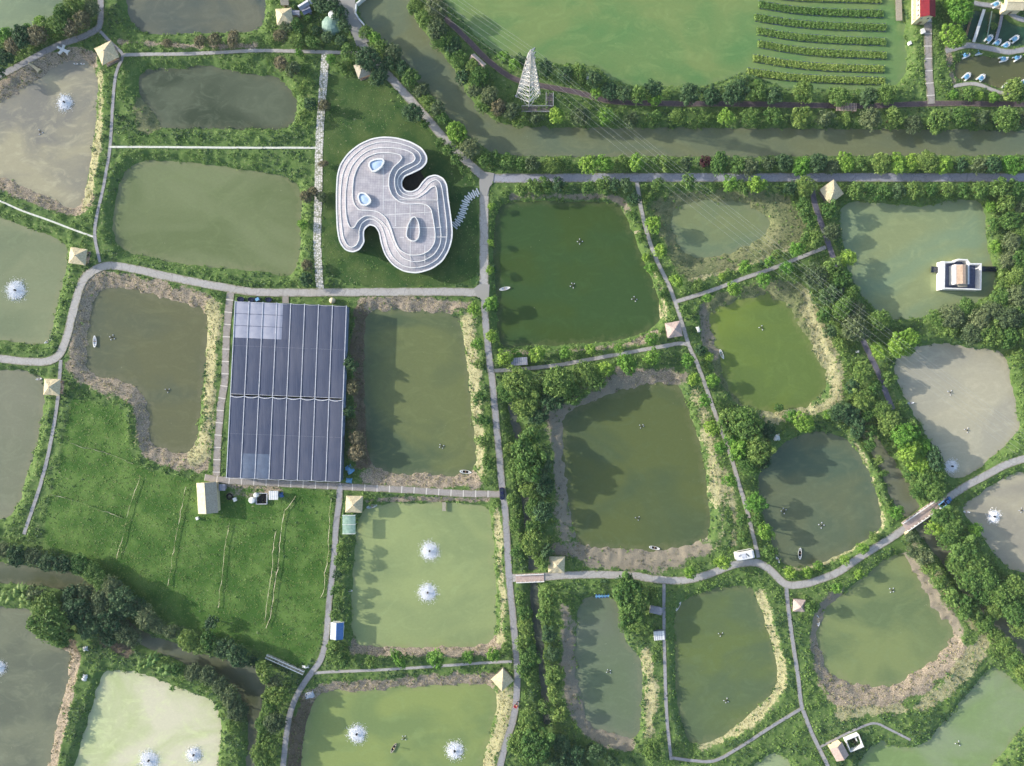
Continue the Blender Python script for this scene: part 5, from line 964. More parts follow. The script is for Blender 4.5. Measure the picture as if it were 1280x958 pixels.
for zz_, L_ in ((25.6, 2.9), (29.8, 2.6), (33.2, 2.2)):
    for sg in (-1, 1):
        tip = adir * L_ * sg + Vector((0, 0, zz_)); mb = MB(); nrm = wdir * half(zz_) * .5
        for s2 in (-1, 1): mb.bar(nrm * s2 + Vector((0, 0, zz_)), tip, .11, 4); mb.bar(nrm * s2 + Vector((0, 0, zz_ + 1.1)), tip, .09, 4)
        c_ = mb.build('crossarm', M['metal'], py_); mb = MB(); mb.lathe(tip.x, tip.y, [(.12, tip.z - 1.4), (.2, tip.z - 1.1), (.1, tip.z - .8), (.2, tip.z - .5), (.08, tip.z)], 6); mb.build('insulator', M['glass'], c_)
        AT.append((tip - Vector((0, 0, 1.4)), sg, zz_))
for k in range(4): mb = MB(); p_ = corner(k, 0); mb.box(p_.x, p_.y, -.1, .9, .9, .6); mb.build('footing', M['gutter'], py_)
wiremat = mat('wire', (186,190,186), None, 1, .4)
for i, (tp, sg, zz_) in enumerate(AT):
    mb = MB()
    for hd in (1, -1):
        prev = Vector((PX, PY, 1.4)) + tp; p0 = prev.copy(); span = 330
        for k in range(1, 25):
            t_ = k / 24; q = p0 + wdir * hd * span * t_; q.z = p0.z - 4 * 9 * t_ * (1 - t_); mb.bar(prev, q, .018, 4); prev = q
    o = mb.build('power_line', wiremat); tag(o, f'{["lowest","middle","top"][i // 2]} thin power line on the {"lower left" if sg < 0 else "upper right"} side of the pylon', 'power line', 'power lines strung from the pylon')

# bridges
def bridge(p0, p1, wd, name, label, mt):
    A = Vector(W(*p0, 2)); B = Vector(W(*p1, 2)); c_ = (A + B) / 2; d_ = B - A; an = math.atan2(d_.y, d_.x); e = empty(name, (c_.x, c_.y, 1.0), an, label, 'bridge'); L_ = d_.length; w_ = wd * S
    mb = MB(); mb.box(0, 0, .55, L_, w_, .5); mb.build('deck', mt, e)
    for sg in (-1, 1):
        mb = MB(); mb.box(0, sg * (w_ / 2 - .12), 1.65, L_, .28, .16)
        for k in range(int(L_ / 1.6) + 1): mb.box(-L_ / 2 + .15 + k * (L_ - .3) / int(L_ / 1.6), sg * (w_ / 2 - .12), 1.2, .22, .22, .85)
        mb.build('railing', M['white'], e)
    for sg in (-1, 1): mb = MB(); mb.box(sg * L_ * .22, 0, -.9, .8, w_ * .8, 2.4); mb.build('pier', M['gutter'], e)
    return e
bridge((1131,659), (1172,630.5), 12, 'stone_bridge', 'pinkish stone bridge with white railings over the creek', M['pink'])
bridge((645,723.5), (680,722), 10, 'beam_bridge', 'flat pale beam bridge where the lane crosses the ditch', M['pink'])
bridge((333,820), (380,841), 4.5, 'footbridge', 'narrow grey footbridge at the mouth of the creek', M['thatch_grey'])
# canal quay wall at the top
x0, y0 = W(446, 14, 2); e = empty('quay_wall', (x0, y0, 0), 0, 'white capped quay wall around the top end of the canal', 'wall')
Q = [W(a, b, 1.9) for a, b in [(462,-30),(458,-6),(451,0),(445,5),(444,16),(448,23),(455,31)]]
for a, b in zip(Q[:-1], Q[1:]):
    d_ = Vector(b) - Vector(a); mb = MB(); mb.box((a[0] + b[0]) / 2 - x0, (a[1] + b[1]) / 2 - y0, .9, d_.length + .3, .55, 2.2, math.atan2(d_.y, d_.x)); mb.build('wall_segment', M['white'], e)
# round tank and pale dome near the top
x_, y_ = W(415, 17, 5); mb = MB(); mb.lathe(0, 0, [(1.4, 0), (1.4, 3.0), (1.5, 3.05), (1.1, 3.35), (.2, 3.5)], 24); o = mb.build('water_tank', M['white'], smooth=False); o.location = (x_, y_, 1.4); tag(o, 'round white water tank among dark trees at the top', 'tank')
x_, y_ = W(413, 30, 3); mb = MB(); mb.lathe(0, 0, [(3.9, 0), (3.5, 1.2), (2.4, 2.2), (.9, 2.7), (.1, 2.8)], 9); o = mb.build('dome_tent', M['canopy']); o.location = (x_, y_, 1.3); tag(o, 'pale green faceted dome tent beside the round white tank', 'tent')
x_, y_ = W(415.5, 376, 2.3); mb = MB(); mb.ell((0, 0, 0), (1.15, 1.15, 1.15), 20, 12); o = mb.build('round_tank', M['cream'], smooth=True); o.location = (x_, y_, 2.4); tag(o, 'cream ball shaped tank between greenhouse and curving lane', 'tank')
for i, (px, py, l_, lb) in enumerate([(301,374.5,9,'leftmost dark blue water tub on the greenhouse verge'),(314,375,7,'middle dark blue water tub on the greenhouse verge'),(322,374.5,8,'third dark blue water tub, under a pale sheet'),(336,375,8,'rightmost dark blue water tub on the greenhouse verge')]):
    x_, y_ = W(px, py, 2); e = empty('water_tub', (x_, y_, 1.4), 0, lb, 'tub', 'dark blue tubs beside the greenhouse'); mb = MB(); a, b = l_ * S / 2, 1.0
    mb.lathe(0, 0, [(1.0, 0), (1.15, 1.0), (1.0, 1.0), (.95, .7)], 14); o = mb.build('rim', M['navy'], e); o.scale = (a / 1.1, .85, 1)
    if i == 2: mb = MB(); mb.box(0, 0, 1.08, 1.4, 1.1, .06, .5); mb.build('cover_sheet', M['bluepale'], e)
# pens beside the field
x_, y_ = W(327, 623.5, 2); e = empty('livestock_pen', (x_, y_, 1.3), 0, 'dark floored pen with pale frame left of the white storage shed', 'pen')
mb = MB(); mb.box(0, 0, .1, 3.9, 3.9, .12); mb.build('floor', M['dark'], e)
for sx, sy in ((1, 0), (-1, 0), (0, 1), (0, -1)): mb = MB(); mb.box(sx * 2, sy * 2, .5, .18 if sx else 4.1, .18 if sy else 4.1, 1.0); mb.build('fence_side', M['gutter'], e)
for px, py, r_, lb in [(315,625.5,1.2,'large white plastic barrel left of the dark pen'),(320,619,.9,'smaller white plastic barrel at the corner of the dark pen')]:
    x_, y_ = W(px, py, 2.3); mb = MB(); mb.lathe(0, 0, [(r_ * .8, 0), (r_, .3), (r_, 1.3), (r_ * .8, 1.6), (r_ * .25, 1.7)], 16); o = mb.build('barrel', M['white']); o.location = (x_, y_, 1.3); tag(o, lb, 'barrel')
x_, y_ = W(287, 621, 1.6); mb = MB(); n = 18
vs = []
for i in range(n):
    for j in range(6): a = 6.283 * i / n; b = 6.283 * j / 6; vs.append(((1.0 + .28 * math.cos(b)) * math.cos(a), (1.0 + .28 * math.cos(b)) * math.sin(a), .28 + .28 * math.sin(b)))
mb.add(vs, [(i * 6 + j, ((i + 1) % n) * 6 + j, ((i + 1) % n) * 6 + (j + 1) % 6, i * 6 + (j + 1) % 6) for i in range(n) for j in range(6)]); o = mb.build('tyre', M['dark'], smooth=True); o.location = (x_, y_, 1.4); tag(o, 'large dark tyre lying beside the farmhouse', 'tyre')
def tarp(px, py, a, b, rot, mt, label):
    x_, y_ = W(px, py, 2); n = 9; vs = []
    for i in range(n):
        for j in range(n):
            u, v = i / (n - 1) - .5, j / (n - 1) - .5; ed = max(abs(u), abs(v)) * 2
            vs.append((u * a + rng.normal(0, .12), v * b + rng.normal(0, .12), (1 - ed ** 2) * .7 + rng.normal(0, .12) + .1))
    mb = MB(); mb.add(vs, [(i * n + j, (i + 1) * n + j, (i + 1) * n + j + 1, i * n + j + 1) for i in range(n - 1) for j in range(n - 1)]); o = mb.build('tarpaulin', mt); sl = o.modifiers.new('thick', 'SOLIDIFY'); sl.thickness = .04; o.location = (x_, y_, max(gz(x_, y_), .1) + .05); o.rotation_euler = (0, 0, R(rot)); tag(o, label, 'tarpaulin')
tarp(351, 619, 1.6, 1.6, 20, M['blue'], 'crumpled blue tarpaulin right of the white storage shed')
tarp(437, 587, 2.6, 3.2, 30, M['bluepale'], 'pale blue crumpled sheet at the greenhouse corner, upper one'); tarp(436, 601, 2.2, 1.8, -10, M['bluepale'], 'pale blue crumpled sheet at the greenhouse corner, lower one')
tarp(107, 811, 1.8, 1.8, 10, M['white'], 'white sheet on the bank beside the thicket, upper one'); tarp(105, 848, 1.6, 2.4, -10, M['white'], 'white sheet with blue edge left of the creamy pond')
tarp(971, 547, 2.4, 2.4, 10, M['white'], 'white sheet under the clump above the teal pond'); tarp(386, 870, 3.4, 2.4, 15, M['gutter'], 'pale crumpled sheet beside the path below the narrow footbridge')
tarp(382, 834, 2.6, 1.0, 0, M['white'], 'white sheet at the right end of the narrow footbridge'); tarp(735, 96, 2.0, 1.6, 40, M['gutter'], 'pale sheet among the trees by the lake')
tarp(1134, 666, 1.8, 1.0, 20, M['cream'], 'cream sheet at the foot of the stone bridge'); tarp(873, 412, 1.3, 2.2, 20, M['white'], 'white sheet left of the mossy pond'); tarp(1072, 440, 1.2, .9, 0, M['white'], 'small white sheet by the dark purple lane')
# pale boards on the stony bank, top left
def flare(px, py, L_, rot, mt, label, wing):
    x_, y_ = W(px, py, 1); e = empty('flared_board', (x_, y_, max(gz(x_, y_), .3) + .05), R(rot), label, 'board'); mb = MB(); mb.prism([(-L_ / 2, -.35), (L_ * .3, -.6), (L_ / 2, -1.0), (L_ / 2 - .3, 0), (L_ / 2, 1.0), (L_ * .3, .6), (-L_ / 2, .35)], 0, .45); mb.build('board', mt, e)
    mb = MB(); mb.ell((-L_ / 2, 0, .35), (.5, .5, .4), 10, 6); mb.build('knob', mt, e)
    if wing: mb = MB(); mb.prism([(-1.2, -2.0), (-.4, -2.1), (.3, 0), (-.2, 1.9), (-1.0, 1.7), (-.7, 0)], .1, .5); mb.build('cross_board', mt, e)
flare(44, 85, 4.6, -38, M['thatch'], 'tan tapered board lying on the stony bank', False); flare(81, 64, 4.4, -28, M['white'], 'white cross shaped board lying on the stony bank', True)

# vehicles
def wheel(x_, y_, r_, e):
    mb = MB(); mb.bar((x_, y_ - .11, r_), (x_, y_ + .11, r_), r_, 14); wh = mb.build('wheel', M['dark'], e); mb = MB(); mb.bar((x_, y_ - .13, r_), (x_, y_ + .13, r_), r_ * .55, 10); mb.build('rim', M['metal'], wh)
def loft(secs):
    """secs: list of (x, halfwidth, z0, z1)"""
    mb = MB(); vs = []
    for x_, hw, z0, z1 in secs: vs += [(x_, -hw, z0), (x_, -hw * 1.0, z0 + (z1 - z0) * .55), (x_, -hw * .88, z1), (x_, hw * .88, z1), (x_, hw, z0 + (z1 - z0) * .55), (x_, hw, z0)]
    k = 6; n = len(secs); mb.add(vs, [(i * k + j, i * k + (j + 1) % k, (i + 1) * k + (j + 1) % k, (i + 1) * k + j) for i in range(n - 1) for j in range(k)] + [tuple(range(k))[::-1], tuple((n - 1) * k + j for j in range(k))]); return mb
x_, y_ = W(627.5, 617.5, 2.5); car = empty('parked_car', (x_, y_, 1.66), R(-88), 'dark blue car parked where the slab path meets the long lane', 'car')
loft([(-2.3,.72,.35,.75),(-2.15,.86,.3,.95),(-1.2,.9,.28,1.0),(1.0,.9,.28,.98),(2.05,.84,.3,.85),(2.28,.66,.38,.7)]).build('body', M['navy'], car, bevel=.05)
loft([(-1.75,.7,.95,1.0),(-1.15,.74,.95,1.42),(.25,.74,.95,1.45),(.95,.7,.95,1.0)]).build('window_glass', M['glass'], car)
mb = MB(); mb.box(-.45, 0, 1.46, 1.35, 1.2, .06); mb.build('roof', M['navy'], car, bevel=.02)
for a in (-1.4, 1.4):
    for b in (-.82, .82): wheel(a, b, .33, car)
for b in (-.55, .55): mb = MB(); mb.box(2.18, b, .68, .2, .34, .14); mb.build('headlight', M['white'], car)
for b in (-.6, .6): mb = MB(); mb.box(-2.25, b, .78, .1, .3, .16); mb.build('tail_light', M['redpaint'], car)
x_, y_ = W(1182, 628, 2.5); tr = empty('pickup_truck', (x_, y_, 1.66), R(36), 'blue pickup truck at the right end of the stone bridge', 'truck')
loft([(-2.6,.85,.5,.95),(-.3,.88,.45,1.0),(1.9,.88,.45,1.0),(2.5,.8,.5,.85)]).build('body', M['blue'], tr, bevel=.04)
loft([(-.2,.76,1.0,1.05),(0,.78,1.0,1.7),(1.1,.78,1.0,1.7),(1.6,.74,1.0,1.05)]).build('cab', M['glass'], tr); mb = MB(); mb.box(.5, 0, 1.72, 1.1, 1.3, .06); mb.build('cab_roof', M['blue'], tr)
mb = MB(); mb.box(-1.5, 0, 1.0, 2.0, 1.4, .05); mb.build('bed_floor', M['dark'], tr)
for b in (-.82, .82): mb = MB(); mb.box(-1.5, b, 1.15, 2.2, .08, .4); mb.build('bed_side', M['bluepale'], tr)
for a in (-1.6, 1.6):
    for b in (-.84, .84): wheel(a, b, .38, tr)
x_, y_ = W(931.5, 694.5, 4); cv = empty('minibus', (x_, y_, 1.45), R(11), 'white sightseeing minibus with dark roof hatches parked at the lane bend', 'minibus')
loft([(-3.45,1.2,.5,2.4),(-3.3,1.45,.4,2.85),(-2,1.6,.35,2.95),(2.6,1.6,.35,2.95),(3.3,1.5,.4,2.75),(3.5,1.2,.5,1.9)]).build('body', M['white'], cv, bevel=.12)
for b in (-1, 1): mb = MB(); mb.box(0, b * 1.6, 1.9, 5.2, .05, .7); mb.build('window', M['glass'], cv)
mb = MB(); mb.box(3.42, 0, 1.9, .1, 2.0, .8); mb.build('windscreen', M['glass'], cv)
mb = MB(); mb.box(.75, .1, 3.0, .28, 1.5, .14, .65); mb.build('roof_hatch', M['dark'], cv); mb = MB(); mb.box(-2.3, .35, 3.0, .5, .5, .12); mb.build('roof_hatch', M['grey'], cv); mb = MB(); mb.box(-1.7, .5, 3.0, .35, .6, .12); mb.build('roof_hatch', M['grey'], cv)
mb = MB(); mb.box(-.6, 0, 3.0, 1.6, 1.6, .1); mb.build('air_conditioner', M['gutter'], cv)
for a in (-2.2, 2.2):
    for b in (-1.45, 1.45): wheel(a, b, .42, cv)
x_, y_ = W(645.5, 881, 2.3); tk = empty('cargo_tricycle', (x_, y_, 1.66), R(65), 'red cargo tricycle with a rider on the long lane', 'tricycle')
mb = MB(); mb.box(-.7, 0, .6, 1.3, 1.0, .1); 
for b in (-.5, .5): mb.box(-.7, b, .8, 1.3, .06, .35)
mb.build('cargo_bed', M['redpaint'], tk); mb = MB(); mb.bar((-.1, 0, .6), (.9, 0, .65), .06); mb.bar((.9, 0, .3), (.8, 0, 1.1), .05); mb.bar((.8, -.35, 1.1), (.8, .35, 1.1), .04); mb.build('frame', M['redpaint'], tk)
mb = MB(); mb.box(.2, 0, .8, .5, .35, .15); mb.build('seat', M['dark'], tk); wheel(.95, 0, .3, tk); wheel(-.8, -.5, .28, tk); wheel(-.8, .5, .28, tk)

# people: continuous skinned figures
def person(x_, y_, z_, rot, pose, shirt, label, hat=None):
    J = {'pel': (0, 0, .9), 'che': (.04, 0, 1.25), 'nec': (.06, 0, 1.48), 'hea': (.08, 0, 1.66), 'sl': (.04, .19, 1.42), 'sr': (.04, -.19, 1.42)}
    if pose == 'stand': J.update(el=(.12, .27, 1.16), er=(.12, -.27, 1.16), hl=(.32, .22, 1.0), hr=(.32, -.22, 1.0), kl=(.03, .11, .48), kr=(.0, -.11, .48), fl=(.0, .12, .06), fr=(-.05, -.12, .06), tl=(.16, .13, .03), tr=(.12, -.13, .03))
    else:
        J = {k: (v[0], v[1], v[2] - .42) for k, v in J.items()}; J.update(el=(.22, .27, .78), er=(.22, -.27, .78), hl=(.48, .22, .68), hr=(.48, -.22, .68), kl=(.45, .13, .5), kr=(.45, -.13, .5), fl=(.48, .13, .06), fr=(.48, -.13, .06), tl=(.64, .14, .03), tr=(.64, -.14, .03))
    names = list(J); E_ = [('pel','che'),('che','nec'),('nec','hea'),('che','sl'),('che','sr'),('sl','el'),('el','hl'),('sr','er'),('er','hr'),('pel','kl'),('kl','fl'),('fl','tl'),('pel','kr'),('kr','fr'),('fr','tr')]
    RD = {'pel': .15, 'che': .16, 'nec': .06, 'hea': .11, 'sl': .075, 'sr': .075, 'el': .05, 'er': .05, 'hl': .04, 'hr': .04, 'kl': .075, 'kr': .075, 'fl': .05, 'fr': .05, 'tl': .04, 'tr': .04}
    me = bpy.data.meshes.new('person'); me.from_pydata([J[n] for n in names], [(names.index(a), names.index(b)) for a, b in E_], []); o = bpy.data.objects.new('person', me); COL.objects.link(o)
    md = o.modifiers.new('skin', 'SKIN'); md.use_smooth_shade = True
    for i, n in enumerate(names): me.skin_vertices[0].data[i].radius = (RD[n], RD[n])
    me.skin_vertices[0].data[0].use_root = True
    ss = o.modifiers.new('sub', 'SUBSURF'); ss.levels = 1; ss.render_levels = 1; me.materials.append(shirt); o.location = (x_, y_, z_); o.rotation_euler = (0, 0, R(rot)); tag(o, label, 'person')
    if hat: mb = MB(); h_ = J['hea']; mb.lathe(h_[0], h_[1], [(.3, h_[2] + .04), (.14, h_[2] + .1), (.03, h_[2] + .2)], 12); mb.build('hat', hat, o)
    return o
person(*W(645.5, 881, 2.3), 2.05, 65, 'sit', M['shirt'], 'person in dark clothes riding the red cargo tricycle', M['straw_hat'])

# boats
def boat(px, py, lpx, rot, hullm, innerm, label, wid=None, z=.0, seats=3):
    L_ = lpx * S; w_ = wid or L_ * .3; x_, y_ = W(px, py, .3); e = empty('boat', (x_, y_, z), R(rot), label, 'boat', 'small work boats on the ponds')
    def ringf(f, zz_, off=0): return [(L_ / 2 * math.copysign(abs(math.cos(a)) ** .8, math.cos(a)) * f, w_ / 2 * math.sin(a) * f * (1 - .25 * max(0, math.cos(a))), zz_ + .12 * math.cos(a) ** 2) for a in [2 * math.pi * k / 20 for k in range(20)]]
    R_ = [ringf(.8, -.15), ringf(1, .42), ringf(.84, .42), ringf(.74, .1)]; n = 20; mb = MB()
    mb.add([p_ for r_ in R_ for p_ in r_], [(l * n + i, l * n + (i + 1) % n, (l + 1) * n + (i + 1) % n, (l + 1) * n + i) for l in range(3) for i in range(n)] + [tuple(range(n))[::-1]]); mb.build('hull', hullm, e)
    mb = MB(); mb.add(R_[3], [tuple(range(n))]); mb.build('floor', innerm, e)
    for k in range(seats): mb = MB(); xx = (-.28 + .28 * k) * L_; mb.box(xx, 0, .4, .25, w_ * (.78 - .2 * abs(k - 1)), .06); mb.build('seat', hullm if k != 1 else M['wood'], e)
    return e
boat(118.5, 427, 15, 90, M['white'], M['gutter'], 'white boat on the left side of the L shaped pond')
boat(582, 590, 15, -6, M['white'], M['dark'], 'white boat with dark inside at the foot of the rectangular pond')
boat(465, 633, 14, 14, M['gutter'], M['canopy'], 'pale boat tucked into the top left corner of the two aerator pond')
boat(902, 443, 13, -68, M['white'], M['canopy'], 'white and green boat moored left in the mossy pond')
boat(818, 685, 14, -12, M['white'], M['dark'], 'white boat at the bottom of the dark olive pond')
boat(631, 361, 14, 12, M['white'], M['gutter'], 'white boat at the left bank of the dark green pond')
boat(1000, 692, 15, 88, M['white'], M['dark'], 'white boat with dark inside at the bottom of the teal pond')
boat(1022, 776, 14, -82, M['white'], M['dark'], 'white boat on the left side of the pond with the widest bank')
boat(848, 758, 13, 62, M['white'], M['canopy'], 'narrow white boat at the top left of the lower middle olive pond', wid=.9)
bo = boat(492, 935, 14, 62, M['thatch_grey'], M['dark'], 'dark boat carrying a standing person in the yellow green pond')
boat(1208, 640, 9, -8, M['white'], M['gutter'], 'tiny white boat at the grey landing near the right edge'); boat(1138, 504, 9, 8, M['white'], M['gutter'], 'tiny white boat at the upper left of the beige pond')
boat(437, 738, 9, -3, M['white'], M['white'], 'tiny white boat stuck on the left bank of the two aerator pond', z=.35); boat(49, 474, 8, 10, M['white'], M['gutter'], 'tiny white boat beside the pavilion on the left dyke'); boat(60, 427, 9, 30, M['white'], M['canopy'], 'tiny pale boat at the lower corner of the left edge aerator pond', z=.1)
boat(95, 80, 6, 0, M['white'], M['gutter'], 'left one of two tiny white boats at the top of the silty pond'); boat(103.5, 80, 6, 0, M['white'], M['gutter'], 'right one of two tiny white boats at the top of the silty pond')
boat(972, 700, 9, -60, M['white'], M['gutter'], 'tiny white boat in the bottom left corner of the teal pond', z=.15)
person(bo.location.x + .4, bo.location.y + .5, .15, 62, 'stand', M['shirt'], 'person in dark clothes standing in the boat', M['straw_hat'])
x_, y_ = W(753, 745, .3); e = empty('raft', (x_, y_, .05), R(4), 'blue barrel raft at the top of the narrow upright pond', 'raft')
for k in range(5): mb = MB(); mb.bar((-2.2 + k * 1.1, -.7, .15), (-2.2 + k * 1.1, .7, .15), .32, 10); mb.build('float', M['blue'], e)
mb = MB(); mb.box(0, 0, .5, 5.2, .5, .08); mb.build('plank', M['bluepale'], e)
# pedal boats
def pedal(px, py, rot, label, dry=False):
    x_, y_ = W(px, py, .4); e = empty('pedal_boat', (x_, y_, .25 if not dry else 1.5), R(rot), label, 'pedal boat', 'white and blue pedal boats')
    for sg in (-1, 1): mb = MB(); mb.prism([(-1.7, sg * .75 - .28), (.9, sg * .75 - .3), (1.9, sg * .45 - .05), (1.9, sg * .45 + .05), (.9, sg * .75 + .3), (-1.7, sg * .75 + .28)], -.1, .45); mb.build('hull', M['white'], e, bevel=.05)
    mb = MB(); mb.box(-.2, 0, .5, 1.9, 1.1, .08); mb.build('deck', M['bluepale'], e)
    for sg in (-1, 1): mb = MB(); mb.box(-.5, sg * .4, .68, .5, .5, .3); mb.box(-.8, sg * .4, .95, .1, .5, .6); mb.build('seat', M['bluepale'], e)
    mb = MB(); mb.prism([(1.0, -.5), (2.0, 0), (1.0, .5)], .46, .62); mb.build('bow', M['white'], e)
for px, py, rt, lb in [(1207,69,22,'leftmost below the upper walk'),(1223.5,65.5,12,'second from left below the upper walk'),(1254,74,15,'third from left below the upper walk'),(1271,72,30,'rightmost below the upper walk'),(1208,96,42,'left one on the lower shore of the brown pond'),(1226,98,40,'second from left on the lower shore of the brown pond'),(1258,108,40,'third from left on the lower shore of the brown pond'),(1278,104,30,'rightmost on the lower shore, cut by the edge'),(1236,49,48,'left one of four moored in the teal pool'),(1246,54,45,'second of four moored in the teal pool'),(1257,57,35,'third of four moored in the teal pool'),(1268,49,35,'greenish rightmost of four moored in the teal pool'),(1242,8,25,'upturned by the brown walk above the teal pool')]: pedal(px, py, rt, 'white and blue pedal boat, ' + lb, dry=py < 12)

# aerators
def idle(px, py, label):
    x_, y_ = W(px, py, .3); e = empty('aerator', (x_, y_, 0), rng.random() * 3, label, 'aerator', 'idle paddle aerators on the ponds'); k_ = .68 + .2 * rng.random(); e.scale = (k_, k_, .8); nf = 3 + int(rng.random() < .6)
    mb = MB(); mb.lathe(0, 0, [(.22, .1), (.3, .35), (.22, .7), (.08, .8)], 8); mb.build('motor', M['dark'], e)
    for k in range(nf):
        a = k * 2 * math.pi / nf + .3 + rng.normal(0, .25); mb = MB(); mb.bar((0, 0, .35), (math.cos(a) * 1.1, math.sin(a) * 1.1, .3), .05, 4); mb.build('arm', M['woodgrey'], e)
        mb = MB(); mb.ell((math.cos(a) * 1.15, math.sin(a) * 1.15, .15), (.27, .27, .2), 8, 5); mb.build('float', M['gutter'], e)
for px, py, lb in [(725,302,'upper one in the dark green pond'),(716,357,'lower one in the dark green pond'),(802,533,'upper one in the dark olive pond'),(797,648,'lower one in the dark olive pond'),(952,410,'near the top of the mossy pond'),(552,558,'low in the rectangular pond'),(209,488,'lower one in the L shaped pond'),(140,422,'upper left one in the L shaped pond'),(50,165,'small, in the silty pond'),(901,793,'upper one in the lower middle olive pond'),(908,876,'lower one in the lower middle olive pond'),(761,840,'in the narrow upright pond'),(980,639,'left one in the teal pond'),(1027,657,'right one in the teal pond'),(1188,491,'upper one in the beige pond'),(1209,538,'lower one in the beige pond'),(1277,638,'cut by the right edge'),(1115,738,'in the pond with the widest bank'),(1198,930,'in the bottom right corner pond'),(505,923,'beside the boat in the yellow green pond'),(793,374,'faint one near the right bank of the dark green pond')]:
    idle(px, py, 'floating aerator at rest, ' + lb)
def spray(px, py, rp, label, dens=1.0):
    x_, y_ = W(px, py, .5); e = empty('splashing_aerator', (x_, y_, 0), rng.random() * 6, label, 'aerator', 'running aerators throwing white spray'); r_ = rp * S
    mb = MB(); mb.lathe(0, 0, [(.26, -.2), (.3, .1), (.28, .7), (.27, 1.2), (.1, 1.25)], 10); mb.build('motor', M['dark'], e)
    # thrown spray: dense white in the middle, radial jets, thinning to loose drops at the rim
    n = int(6500 * dens); nj = 17; a = rng.random(n) * 6.283; js = rng.normal(0, .16, nj); a0 = np.round(a / 6.283 * nj); jl = 1 + js[(a0 % nj).astype(int)]
    jet = rng.random(n) < .4; a = np.where(jet, a0 / nj * 6.283 + rng.normal(0, .09, n), a); f = .08 + np.abs(rng.normal(0, .46, n)) * np.where(jet, jl * 1.15, .95)
    keep = f < 1.6; a, f = a[keep], f[keep]; n = len(a)
    rad = .3 + (r_ - .3) * f; zz_ = .12 + np.clip(1 - f, 0, 1) * .45 * rng.random(n); q = .05 + .09 * rng.random(n) * (1.2 - .8 * np.clip(f, 0, 1.2))
    C_ = np.stack([rad * np.cos(a), rad * np.sin(a), zz_], 1); Rd = rng.normal(0, 1, (n, 3)) + 1.1 * np.stack([np.cos(a), np.sin(a), a * 0], 1); Rd /= np.linalg.norm(Rd, axis=1)[:, None]; Tn = np.cross(Rd, rng.normal(0, 1, (n, 3))); Tn /= np.linalg.norm(Tn, axis=1)[:, None]; A_ = Rd * (q * 2.2)[:, None]; B_ = Tn * (q * 1.2)[:, None]
    V = np.stack([C_ - A_, C_ - B_, C_ + A_, C_ + B_], 1).reshape(-1, 3); link('spray', npmesh('spray', V, np.arange(4 * n).reshape(-1, 4), [M['foam']]), e)
    mb = MB(); m_ = 66; fr_ = .26 + .16 * rng.random(66); vs = [(0, 0, .06)] + [(math.cos(6.283 * k / m_) * r_ * fr_[k], math.sin(6.283 * k / m_) * r_ * fr_[k], .045) for k in range(m_)]; mb.add(vs, [(0, 1 + k, 1 + (k + 1) % m_) for k in range(m_)]); mb.build('foam', M['foam'], e)
for px, py, rp, lb in [(80.5,128,9.5,'white splashing aerator in the silty beige pond at the upper left'),(19,363,12,'white splashing aerator in the pond at the left edge'),(537,689,11,'upper splashing aerator of the two in the square pond'),(534.5,741,11,'lower splashing aerator of the two in the square pond'),(446,918,11,'left splashing aerator in the yellow green bottom pond'),(568.5,939,10.5,'right splashing aerator in the yellow green bottom pond'),(186,951,12,'left splashing aerator in the creamy bottom pond'),(242,944,9.5,'right splashing aerator in the creamy bottom pond'),(-2,835,8,'splashing aerator cut by the left edge'),(1190,583,8,'small splashing aerator in the beige pond at the right'),(1243,646,8,'small splashing aerator in the pond by the grey landing')]: spray(px, py, rp, lb, (rp / 11) ** 2)

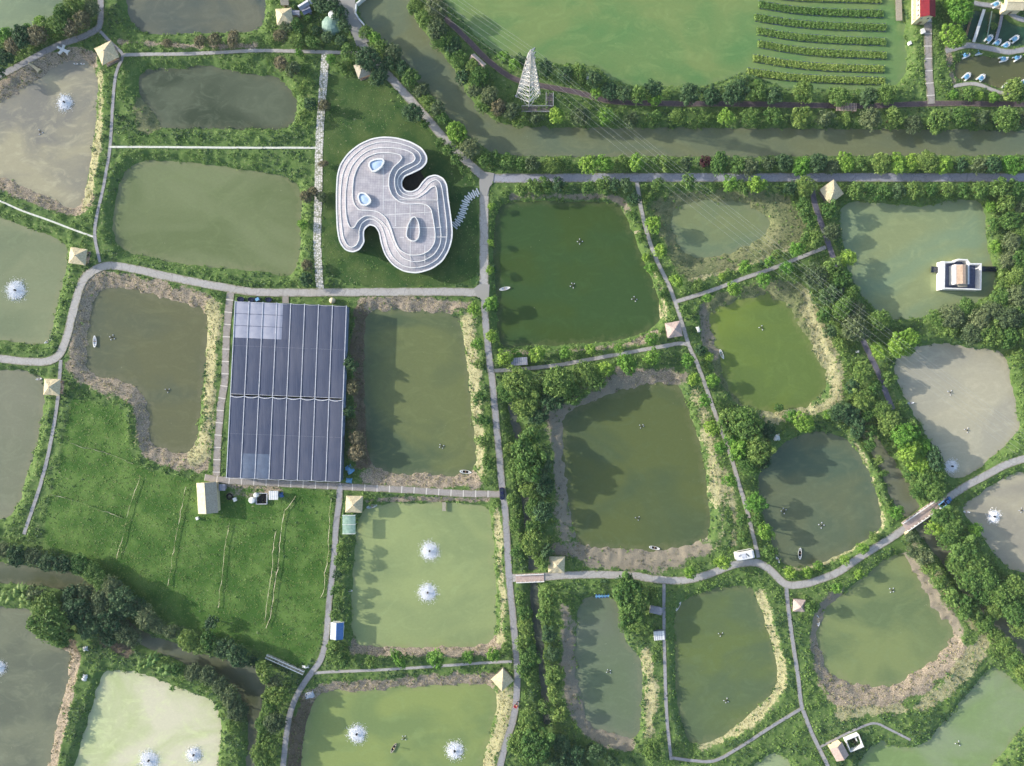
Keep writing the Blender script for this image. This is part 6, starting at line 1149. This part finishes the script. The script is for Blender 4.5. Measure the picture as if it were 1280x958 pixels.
# reed rows in the lake
RR = [((955,-9),(1030,-3),(1103,-1)),((949,5),(1035,15),(1105,17)),((944,21),(1035,32),(1108,34)),((947,38),(1035,49),(1108,52)),((948,54),(1035,66),(1108,69)),((942,72),(1035,84),(1106,86)),((935,89),(1035,99),(1107,101))]
for i, (a, b, c) in enumerate(RR):
    P = np.array(smooth_poly([a, ((a[0] + b[0]) / 2, (a[1] + b[1]) / 2 + 2), b, c], False, 2)); s_ = np.concatenate([[0], np.cumsum(np.linalg.norm(np.diff(P, axis=0), axis=1))]); x0, y0 = W(b[0], b[1], .8)
    e = empty('reed_bed', (x0, y0, 0), 0, f'long floating reed bed in the lake, {ordw(i, 7, "top", "bottom")}', 'reed bed', 'floating reed beds in the lake')
    n = 2600; u = rng.random(n) * s_[-1]; u = u - .45 * np.sin(u * 2 * math.pi / 5.2); px, py = np.interp(u, s_, P[:, 0]), np.interp(u, s_, P[:, 1]); py = py + rng.uniform(-4.2, 4.2, n); k = (H - .8) / H
    wx, wy = (px - 640) * S * k - x0, (479 - py) * S * k - y0
    V, F, tt = clumps(wx, wy, np.full(n, .1), np.full(n, .3), .5 + .7 * rng.random(n), 5, .17, np.clip(.5 + .3 * np.sin(u * 2 * math.pi / 5.2) + rng.normal(0, .15, n), 0, 1), .2)
    link('reeds', npmesh('reeds', V, F, [LM['reed']], tt), e)
    mb = MB()
    for j in range(int(s_[-1] / 5.2) + 1):
        uu = min(j * 5.2, s_[-1]); qx, qy = np.interp(uu, s_, P[:, 0]), np.interp(uu, s_, P[:, 1]); A_ = W(qx, qy - 5, .5); B_ = W(qx, qy + 5, .5); mb.bar((A_[0] - x0, A_[1] - y0, .25), (B_[0] - x0, B_[1] - y0, .25), .06, 4)
    for sg in (-4.8, 4.8):
        for j in range(len(P) - 1): A_ = W(P[j][0], P[j][1] + sg, .5); B_ = W(P[j + 1][0], P[j + 1][1] + sg, .5); mb.bar((A_[0] - x0, A_[1] - y0, .12), (B_[0] - x0, B_[1] - y0, .12), .12, 5)
    mb.build('float_frame', M['slate'], e)
# net fences in the crop field
FL = [('left half, upper cross line',[(88,555),(108,560),(140,568),(172,583)]),('left half, lower cross line',[(65,618),(85,624),(103,630),(130,640),(158,650)]),('leftmost upright line',[(175,595),(163,631),(155,665),(152,680),(143,702)]),('second upright line from the left',[(232,610),(223,655),(216,690),(213,718),(208,735)]),('third upright line from the left',[(287,653),(282,680),(278,718),(274,745),(272,765)]),('fourth upright line, longest',[(370,620),(352,643),(348,705),(343,735),(341,760),(330,792)]),('short line beside the longest one',[(345,663),(340,700),(339,718),(334,750),(329,785)]),('line along the right edge of the field',[(415,623),(411,640),(413,660),(409,675),(412,690),(405,715),(407,730),(400,752)])]
for lb, pl in FL:
    P = [W(a + rng.normal(0, .5), b + rng.normal(0, .5), 1.8) for a, b in smooth_poly(pl, False, 1)]; x0, y0 = P[0]; e = empty('net_fence', (x0, y0, 1.2), 0, f'low pale net fence in the crop field, {lb}', 'fence', 'low net fences dividing the crop field'); mb = MB(); vs = []
    for a, b in zip(P[:-1], P[1:]):
        d_ = Vector(b) - Vector(a); n = max(1, int(d_.length / 1.4)); nn = Vector((-d_.y, d_.x)).normalized()
        for k in range(n):
            A_ = Vector(a) + d_ * (k / n) + nn * rng.normal(0, .12); B_ = Vector(a) + d_ * ((k + 1) / n) + nn * rng.normal(0, .12); wd = .08 + .2 * rng.random() ** 2
            vs += [(A_.x - x0, A_.y - y0, .75), (A_.x - x0 + nn.x * wd, A_.y - y0 + nn.y * wd, .9)]
            if k % 3 == 0: pm = MB(); pm.bar((A_.x - x0, A_.y - y0, 0), (A_.x - x0, A_.y - y0, .95), .05, 4); pm.build('post', M['wood'], e)
    mb.add(vs, [(2 * k, 2 * k + 2, 2 * k + 3, 2 * k + 1) for k in range(len(vs) // 2 - 1)]); mb.build('net', M['thatch_grey'], e)
